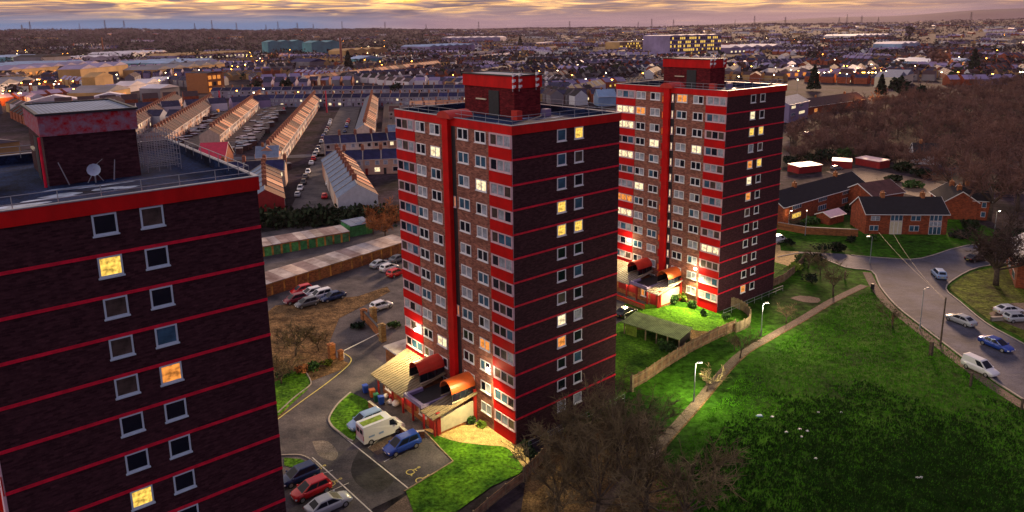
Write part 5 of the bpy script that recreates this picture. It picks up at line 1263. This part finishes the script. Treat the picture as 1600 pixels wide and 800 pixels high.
put_tree('bare_tree', 'smaller orange-brown tree left of the larger one by the garages', G(583, 366), *org, rz=3, sc_=.7)
for i, (px, py, s, lab) in enumerate(((1556, 446, 1.15, 'big dark bare tree on the rough verge right of the junction'), (1545, 345, 1.75, 'tall brown bare tree behind the big dark one'), (1500, 318, 1.45, 'brown bare tree right of the white bargeboard gable'),
   (1590, 330, 1.7, 'brown bare tree at the right edge behind the houses'), (1480, 280, 1.3, 'brown bare tree beside the bungalow'), (1560, 285, 1.6, 'brown bare tree in the upper right group'), (1600, 262, 1.6, 'brown bare tree at the right edge beyond the group'), (1395, 318, .5, 'small dark tree behind the brick pair roof'))):
    put_tree('bare_tree', lab, G(px, py), *(road_tree if i == 0 else dark[i % 2]), rz=i*1.7, sc_=s)
for i, (px, py, s, lab) in enumerate(((1104, 612, .8, 'sapling by the board fence left of the lamp post pair'), (1156, 560, .95, 'sapling between the board fence and the second lamp post'), (1302, 462, 1.25, 'sapling with dark top beside the road junction'), (1395, 512, .85, 'sapling by the kerb of the right-hand road'),
    (1282, 430, .9, 'sapling next to the garden corner by the junction'), (1228, 505, .8, 'thin sapling in the shade right of the farthest tower'), (1262, 420, 1.0, 'sapling leaning over the gravel bed'), (1375, 300, .9, 'sapling behind the roof of the brick pair'), (1240, 360, .8, 'sapling on the lawn before the orange wall'), (1148, 548, .6, 'smallest sapling by the board fence'))):
    put_tree('young_tree', lab, G(px, py), *sap, rz=i, sc_=s, group='young trees')
def bush(px, py, h, r, m_, label, n=220, size=.2, seed=None, name='shrub'):
    t = leafy(h, r, seed or int(px*7+py), m_, n, size); o = t.build(name, loc=(*G(px, py), .02)); tag(o, label, 'shrub')
for a in ((1068, 470, 1.8, 1.3, 'leaf_lime', 'spiky lime shrub in the floodlit bed by the farthest tower'), (1053, 474, 1.4, .9, 'leaf_green', 'round green shrub left of the lime one'), (1083, 480, 1.4, .9, 'leaf_green', 'round green shrub right of the lime one'),
  (722, 654, .8, .7, 'leaf_lime', 'low yellow-green shrub by the cream entrance panel'), (738, 662, .9, .6, 'leaf_green', 'small green shrub in the bed under the low window'), (752, 668, .7, .6, 'leaf_lime', 'small yellowish shrub right of the low window bed'), (744, 648, .8, .5, 'leaf_green', 'shrub against the wall beside the red pilaster'),
  (1240, 424, 1.8, 1.6, 'leaf_lime', 'bright shrub in the garden past the farthest tower'), (1252, 410, 1.8, 1.8, 'leaf_green', 'dark green shrub behind the bright garden shrub'), (1276, 408, 1.5, 2.2, 'leaf_dark', 'dark shrub mass by the garden corner'), (1265, 440, 1.5, 1.6, 'leaf_dark', 'low dark shrub at the garden fence end'),
  (1330, 380, 1.6, 1.2, 'leaf_dark', 'dark shrub on the lawn left of the brick pair'), (1362, 376, 1.5, 1.4, 'leaf_green', 'green shrub against the front of the brick pair'), (1232, 384, 1.8, 1.6, 'leaf_dark', 'dark bush behind the small white van'), (1285, 392, 1.6, 2.4, 'leaf_dark', 'dark hedge clump at the bend of the road'),
  (446, 588, 1.2, 1.3, 'leaf_green', 'green bush beside the nearest tower edge'), (470, 582, 1.0, 1.2, 'twig_orange', 'rusty bush in the middle of the verge bushes'), (492, 578, 1.0, 1.1, 'leaf_green', 'green bush at the right end of the verge bushes'), (512, 572, .9, .8, 'rough_grass', 'olive bush by the left brick pillar'),
  (615, 512, 1.0, 1.0, 'leaf_green', 'green bush beside the middle tower outhouse'), (560, 512, .9, 1.3, 'leaf_dark', 'dark bush in front of the gateway wall'), (1042, 546, 1.1, 1.5, 'leaf_green', 'green hedge clump under the board fence'), (1068, 538, 1.0, 1.3, 'leaf_green', 'green hedge clump nearer the garden corner'),
  (830, 712, .8, .9, 'leaf_dark', 'dark shrub inside the curved garden fence'), (822, 700, .8, .6, 'leaf_green', 'small shrub near the tower corner fence'), (1134, 500, 1.0, .7, 'leaf_green', 'small shrub by the curved pale fence'), (1098, 492, .9, .6, 'leaf_green', 'small shrub under the lowest corner windows')):
    bush(*a)
nb = 0
for px, py, h_, r_, m_, wh in ((1236, 258, 3, 3, 'leaf_dark', 'beside the farthest tower'), (1262, 252, 3, 4, 'hedge_leaf', 'above the low red garages'), (1290, 250, 3.5, 4, 'leaf_dark', 'left of the distant red garages'), (1322, 244, 3, 4, 'leaf_green', 'behind the left red garages'), (1352, 240, 4, 4.5, 'hedge_leaf', 'behind the red garages'), (1388, 252, 3.5, 4, 'leaf_dark', 'right of the red garages'), (1410, 268, 3, 4, 'hedge_leaf', 'on the track edge below the bungalow'),
   (1440, 276, 2.5, 3.5, 'leaf_dark', 'by the end of the track'), (1398, 284, 2, 3, 'hedge_leaf', 'on the near side of the track'), (1425, 292, 2, 3, 'leaf_green', 'nearest the brick pair roof'), (1300, 340, 1.8, 2, 'leaf_dark', 'beside the white-roofed shed'), (1270, 350, 1.5, 2, 'leaf_green', 'in the garden of the long dark house'), (1245, 356, 1.4, 2, 'leaf_dark', 'behind the orange wall'),
   (1330, 330, 1.8, 2, 'hedge_leaf', 'between the long dark roof and the brick pair'), (1500, 372, 1.8, 2.2, 'leaf_dark', 'right of the brick pair'), (1520, 360, 2.2, 2.6, 'hedge_leaf', 'under the big brown trees'), (1586, 372, 2.2, 3, 'leaf_dark', 'by the right edge road'), (1570, 300, 3, 4, 'hedge_leaf', 'among the brown trees'), (1310, 392, 1.6, 1.4, 'hedge_leaf', 'beside the dark sapling by the road')):
    bush(px, py, h_, r_, m_, 'dense dark bush '+wh, n=420, size=.42)
# long dark hedge behind the garages
hg = MB(); A = G(395, 356); B = G(622, 348)
for i in range(2600):
    t = R.random(); x = A[0]+(B[0]-A[0])*t+R.gauss(0, 2.2); y = A[1]+(B[1]-A[1])*t+R.gauss(0, 2.2)+2; z = R.uniform(0, 3.6+math.sin(t*19)*.6); c = Vector((x-A[0], y-A[1], z))
    n_ = Vector((R.gauss(0, 1), R.gauss(0, 1), R.gauss(0, 1))).normalized(); u = n_.orthogonal().normalized()*.5; w = n_.cross(u)
    hg.face([c-u-w*.4, c+u*.6-w, c+u+w*.5, c-u*.5+w], 'hedge_leaf')
tag(hg.build('hedge', loc=(*A, 0)), 'long dark overgrown hedge behind the green garages', 'hedge')
# woodland on the right: the front trees singly, the rest as one mass
wp = [G(1232, 275), G(1236, 200), G(1330, 172), G(1420, 156), G(1520, 138), G(1680, 118), G(1760, 215), G(1600, 235), G(1540, 262), G(1440, 248), G(1330, 258)]
def inside(x, y, P):
    c = False; n = len(P)
    for i in range(n):
        (x1, y1), (x2, y2) = P[i], P[(i+1) % n]
        if (y1 > y) != (y2 > y) and x < (x2-x1)*(y-y1)/(y2-y1)+x1: c = not c
    return c
wt = [tm('w%d' % i, h=9, rad=4.8, seed=i+80, n1=8, n2=6, n3=6, n4=5, tw=.06, twig='twig_red') for i in range(4)]
xs = [p[0] for p in wp]; ys = [p[1] for p in wp]
for i in range(36):
    t = i/35; px = 1236+t*330; py = 262-14*math.sin(t*7)+(t > .6)*(-18); px2 = px+R.uniform(-4, 4)
    put_tree('woodland_tree', 'bare brown tree on the near edge of the wood', G(px2, py-R.uniform(4, 16)), *wt[i % 4], rz=i, sc_=R.uniform(.5, .85), group='look-alike bare trees on the edge of the wood')
wd = MB(); cnt = 0; srcs = []
for i in range(4):
    a, b = bare_tree(h=9, rad=5.2, seed=i+90, n1=7, n2=5, n3=5, n4=5, tw=.075, twig='twig_red'); srcs.append((a, b))
while cnt < 640:
    x = R.uniform(min(xs), max(xs)); y = R.uniform(min(ys), max(ys))
    if not inside(x, y, wp): continue
    cnt += 1; a, b = srcs[cnt % 4]; s = R.uniform(.55, 1.0); an = R.uniform(0, 6.28); ca, sa = math.cos(an)*s, math.sin(an)*s
    for mb in (a, b):
        off = len(wd.v); wd.v += [(x+ca*p[0]-sa*p[1], y+sa*p[0]+ca*p[1], p[2]*s) for p in mb.v]; mm = [wd.mi(q) for q in mb.mats]
        wd.f += [tuple(j+off for j in f) for f in mb.f]; wd.m += [mm[j] for j in mb.m]
tag(wd.build('woodland'), 'dense brown winter wood filling the right middle distance', 'woodland', kind='stuff')
sheet('woodland_floor', wp, .05, 'leaf_litter')
# grass tufts: lush ones over the whole field, longer blades coloured dark to paint the shade in its lower part
def tufts(name, P, n, m_, h0, h1, w_, label, edge=0):
    b = MB(); X = [p[0] for p in P]; Y = [p[1] for p in P]; k = 0
    while k < n:
        x = R.uniform(min(X), max(X)); y = R.uniform(min(Y), max(Y))
        if not inside(x, y, P): continue
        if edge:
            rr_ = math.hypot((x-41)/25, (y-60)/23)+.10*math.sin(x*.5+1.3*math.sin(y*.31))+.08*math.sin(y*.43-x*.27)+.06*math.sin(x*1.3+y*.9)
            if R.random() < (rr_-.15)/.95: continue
        k += 1
        for q in range(3):
            a = R.uniform(0, PI); h = R.uniform(h0, h1); ww = w_*R.uniform(.6, 1.5); dx, dy = math.cos(a)*ww, math.sin(a)*ww; ox, oy = R.uniform(-.25, .25), R.uniform(-.25, .25)
            b.face([(x+ox-dx, y+oy-dy, .01), (x+ox+dx, y+oy+dy, .01), (x+ox+dy*1.5+R.uniform(-.1, .1), y+oy-dx*1.5, h)], m_)
    tag(b.build(name), label, 'grass', kind='stuff')
tufts('grass_tufts', [(15, 66.5), (32.5, 91), (47, 105), (63, 119), (64, 100), (62, 82), (62, 50), (10, 48)], 20000, 'grass_tuft', .08, .22, .05, 'short tufts of lush grass over the green field')
tufts('shade_grass', [(17, 66), (28, 80), (42, 90), (56, 88), (62.5, 78), (62.5, 46), (14, 46)], 21000, 'shade_tuft', .12, .34, .08, 'longer grass in the lower field, coloured dark to paint the shade there', 1)
# undergrowth in the wood
ug = MB()
for i in range(22000):
    x = R.uniform(min(xs), max(xs)); y = R.uniform(min(ys), max(ys))
    if not inside(x, y, wp): continue
    c = Vector((x, y, R.uniform(.2, 4.0))); n_ = Vector((R.gauss(0, 1), R.gauss(0, 1), R.gauss(0, 1))).normalized(); u = n_.orthogonal().normalized()*.9; w = n_.cross(u)
    ug.face([c-u-w*.04, c+u-w*.03, c+u*.9+w*.16], R.choice(['twig_red', 'twig_red', 'twig', 'leaf_dark']))
tag(ug.build('undergrowth'), 'scrubby undergrowth between the woodland trunks', 'undergrowth', kind='stuff')
# conifers and dark trees standing out in the town
cm = leafy(18, 5, 3, 'leaf_dark', 500, 1.0, cone=True).mesh('conifer'); rm = leafy(12, 6, 4, 'leaf_dark', 420, 1.1).mesh('round_tree'); bm = leafy(12, 6, 5, 'twig_red', 420, .9).mesh('round_tree')
for px, py, s, me, lab in ((545, 112, 1.35, cm, 'tall dark conifer right of the thin brick chimney'), (1271, 142, 1.0, cm, 'dark conifer between orange lamps right of the farthest tower'), (1402, 152, 1.1, rm, 'broad dark evergreen beyond the wood'), (1376, 150, .8, cm, 'small conifer left of the broad evergreen'), (1436, 154, .7, rm, 'low dark evergreen right of the broad one'),
   (813, 76, 1.6, cm, 'lone dark conifer near the horizon centre'), (1468, 108, 1.9, bm, 'tall brown tree clump before the light blue shop'), (1458, 104, 1.7, bm, 'brown tree left in the tall clump'), (1520, 116, 1.3, cm, 'dark conifer behind the light blue shop'), (400, 150, .9, rm, 'dark tree left of the brick mill'), (620, 150, .8, rm, 'dark round tree over the long blue roofs'), (402, 140, .9, bm, 'brown tree by the long blue roofs'), (448, 148, 1.0, rm, 'dark evergreen at the left start of the slanting tan row'), (640, 84, 1.0, rm, 'dark tree by the cream building'), (1420, 62, 2.4, rm, 'dark wood clump near the right horizon'), (1155, 112, .9, bm, 'brown tree behind the farthest plant room'), (1210, 150, 1.0, bm, 'brown tree above the farthest tower fascia')):
    x, y = G(px, py); o = link(me, 'conifer' if me == cm else 'tree', None, (x, y, terrain(x, y)), px); o.scale = (s,)*3; tag(o, lab, 'tree')
# tree belts of the far plain, one mass
ft = MB(); rr = random.Random(9); n = 0
while n < 11500:
    d = 650+6200*rr.random()**1.15; az = rr.uniform(-.70, .70); x, y = d*math.sin(az), d*math.cos(az)
    belt = math.sin(az*9+d*.0021)+math.sin(az*23-d*.0011)*.7
    left = az < -.08 and d > 1400
    if not left and (belt < .15 and rr.random() < .72): continue
    if d < 1000 and az < -.05 and rr.random() < .8: continue
    n += 1; z = terrain(x, y); r = rr.uniform(5, 12)*(1+d/9000); h = rr.uniform(6, 13)*(1.1 if left else .85); m_ = rr.choice(['far_trees', 'far_trees', 'leaf_dark', 'leaf_litter'] if not left else ['far_trees', 'leaf_dark', 'leaf_dark'])
    for k in range(9):
        a = rr.uniform(0, 6.28); c = Vector((x+rr.gauss(0, r*.5), y+rr.gauss(0, r*.5), z+h*rr.uniform(.1, .95))); s = r*rr.uniform(.25, .55)
        p = [c+Vector((rr.uniform(-s, s), rr.uniform(-s, s), rr.uniform(-s, s)*.8)) for _ in range(3)]; ft.face(p, m_)
tag(ft.build('distant_trees'), 'dark tree belts between the far houses up to the skyline', 'trees', kind='stuff')
# ---------------------------------------------------------------- haze, sky and light
hz = MB(); hz.box(-9000, 9000, -200, 9500, -2, 175, 'urban_ground'); ho = hz.build('haze'); ho.data.materials.clear()
hm = bpy.data.materials.new('haze_air'); hm.use_nodes = True; nt = hm.node_tree; nt.nodes.remove(nt.nodes['Principled BSDF'])
pv = nt.nodes.new('ShaderNodeVolumePrincipled'); pv.inputs['Density'].default_value = .00003; pv.inputs['Color'].default_value = (.80, .58, .76, 1); nt.links.new(pv.outputs[0], nt.nodes['Material Output'].inputs['Volume'])
ho.data.materials.append(hm); tag(ho, 'thin mauve evening haze over the town', 'haze', kind='stuff')
w = bpy.data.worlds.new('World'); S.world = w; w.use_nodes = True; nt = w.node_tree; N = nt.nodes; L = nt.links; N.clear()
out = N.new('ShaderNodeOutputWorld'); bg = N.new('ShaderNodeBackground'); L.new(bg.outputs[0], out.inputs[0])
SUN_AZ, SUN_EL = math.radians(22), math.radians(7)
sky = N.new('ShaderNodeTexSky'); sky.sky_type = 'NISHITA'; sky.sun_disc = False; sky.sun_elevation = SUN_EL; sky.sun_rotation = SUN_AZ; sky.altitude = 50; sky.air_density = 1.4; sky.dust_density = 2.5
tc = N.new('ShaderNodeTexCoord'); sx = N.new('ShaderNodeSeparateXYZ'); L.new(tc.outputs['Generated'], sx.inputs[0])
def math_(op, a, b=None, c=None, clamp=False):
    n = N.new('ShaderNodeMath'); n.operation = op; n.use_clamp = clamp
    for i, v in enumerate((a, b, c)):
        if v is None: continue
        if hasattr(v, 'is_output') or hasattr(v, 'links'): L.new(v, n.inputs[i])
        else: n.inputs[i].default_value = v
    return n.outputs[0]
def ramp(v, pts, interp='LINEAR'):
    r = N.new('ShaderNodeValToRGB'); r.color_ramp.interpolation = interp
    while len(r.color_ramp.elements) < len(pts): r.color_ramp.elements.new(.5)
    for i, (p, c) in enumerate(pts): r.color_ramp.elements[i].position = p; r.color_ramp.elements[i].color = (*c, 1)
    L.new(v, r.inputs[0]); return r.outputs[0]
def mix(f, a, b):
    m = N.new('ShaderNodeMix'); m.data_type = 'RGBA'
    for s, v in ((0, f), (6, a), (7, b)):
        if isinstance(v, (int, float)): m.inputs[s].default_value = v
        elif isinstance(v, tuple): m.inputs[s].default_value = (*v, 1)
        else: L.new(v, m.inputs[s])
    return m.outputs[2]
az = math_('ARCTAN2', sx.outputs[0], sx.outputs[1]); el = sx.outputs[2]
cv = N.new('ShaderNodeCombineXYZ'); L.new(math_('MULTIPLY', az, 5.0), cv.inputs[0]); L.new(math_('MULTIPLY', el, 75.0), cv.inputs[1])
n1 = N.new('ShaderNodeTexNoise'); n1.inputs['Scale'].default_value = 1.0; n1.inputs['Detail'].default_value = 9; n1.inputs['Roughness'].default_value = .6; n1.inputs['Distortion'].default_value = .9; L.new(cv.outputs[0], n1.inputs['Vector'])
n2 = N.new('ShaderNodeTexNoise'); n2.inputs['Scale'].default_value = 2.6; n2.inputs['Detail'].default_value = 8; n2.inputs['Distortion'].default_value = 1.2; L.new(cv.outputs[0], n2.inputs['Vector'])
# low cloud deck: mauve and grey with amber breaks higher up
cloud = ramp(n1.outputs['Fac'], [(.36, (.10, .09, .13)), (.47, (.22, .165, .19)), (.56, (.36, .25, .24)), (.64, (.56, .34, .17)), (.74, (.85, .50, .15))])
up = math_('MULTIPLY_ADD', el, 38.0, -.62, True)      # 0 at .016 rad, 1 at .043
azn = math_('MULTIPLY_ADD', az, 1/1.4, .5)
gap = ramp(azn, [(0, (0, 0, 0)), (.16, (.30, .3, .3)), (.30, (.55, .5, .5)), (.42, (.45, .5, .5)), (.50, (.1, .1, .1)), (.54, (.6, .6, .6)), (.60, (.55, .6, .6)), (.66, (0, 0, 0)), (.72, (.9, .9, .9)), (.78, (.9, .9, .9)), (.83, (.1, .1, .1)), (1, (.25, .2, .2))])
brk = math_('ADD', n2.outputs['Fac'], math_('MULTIPLY', up, math_('MULTIPLY_ADD', gap, .20, .03)))
glow = ramp(brk, [(.50, (0, 0, 0)), (.60, (.55, .25, .01)), (.72, (1.7, .95, .16))])
lowband = math_('SUBTRACT', 1.0, math_('MULTIPLY', math_('SUBTRACT', el, .013), 62.0, None, True), None, True)
leftish = math_('MULTIPLY_ADD', az, -5.0, -.4, True)
blueband = mix(math_('MULTIPLY', lowband, leftish), cloud, (.07, .20, .38))
pinkband = mix(math_('MULTIPLY', lowband, math_('MULTIPLY', math_('SUBTRACT', 1.0, leftish), .6)), blueband, (.38, .25, .30))
ad = N.new('ShaderNodeMix'); ad.data_type = 'RGBA'; ad.blend_type = 'ADD'; L.new(math_('MULTIPLY', up, 1.0), ad.inputs[0]); L.new(pinkband, ad.inputs[6]); L.new(glow, ad.inputs[7])
# behind the viewer and overhead the deck is dusky violet-blue
front = math_('MULTIPLY_ADD', sx.outputs[1], 1.2, .35, True); high = math_('MULTIPLY', math_('SUBTRACT', el, .05), 4.0, None, True)
dusk = ramp(math_('MULTIPLY_ADD', sx.outputs[0], -.5, .5, True), [(0, (.16, .11, .20)), (.45, (.28, .25, .36)), (1, (1.15, .95, .85))])
deck = mix(high, ad.outputs[2], dusk); deck = mix(front, dusk, deck)
bgs = N.new('ShaderNodeVectorMath'); bgs.operation = 'SCALE'; bgs.inputs['Scale'].default_value = 1/.1; L.new(deck, bgs.inputs[0])
fin = mix(.975, sky.outputs[0], bgs.outputs[0]); L.new(fin, bg.inputs['Color']); bg.inputs['Strength'].default_value = .1
sl = bpy.data.lights.new('sun', 'SUN'); sl.energy = 5.0; sl.angle = math.radians(8); sl.color = (1, .62, .38)
so = bpy.data.objects.new('sun', sl); C.objects.link(so)
sd = Vector((math.sin(SUN_AZ)*math.cos(SUN_EL+.12), math.cos(SUN_AZ)*math.cos(SUN_EL+.12), math.sin(SUN_EL+.12)))
so.rotation_euler = sd.to_track_quat('Z', 'Y').to_euler()
v = S.view_settings; v.view_transform = 'Standard'; v.look = 'None'; v.exposure = .15; v.gamma = 1
S.cycles.volume_bounces = 0; S.cycles.max_bounces = 5; S.cycles.use_denoising = True; S.cycles.sample_clamp_indirect = 3
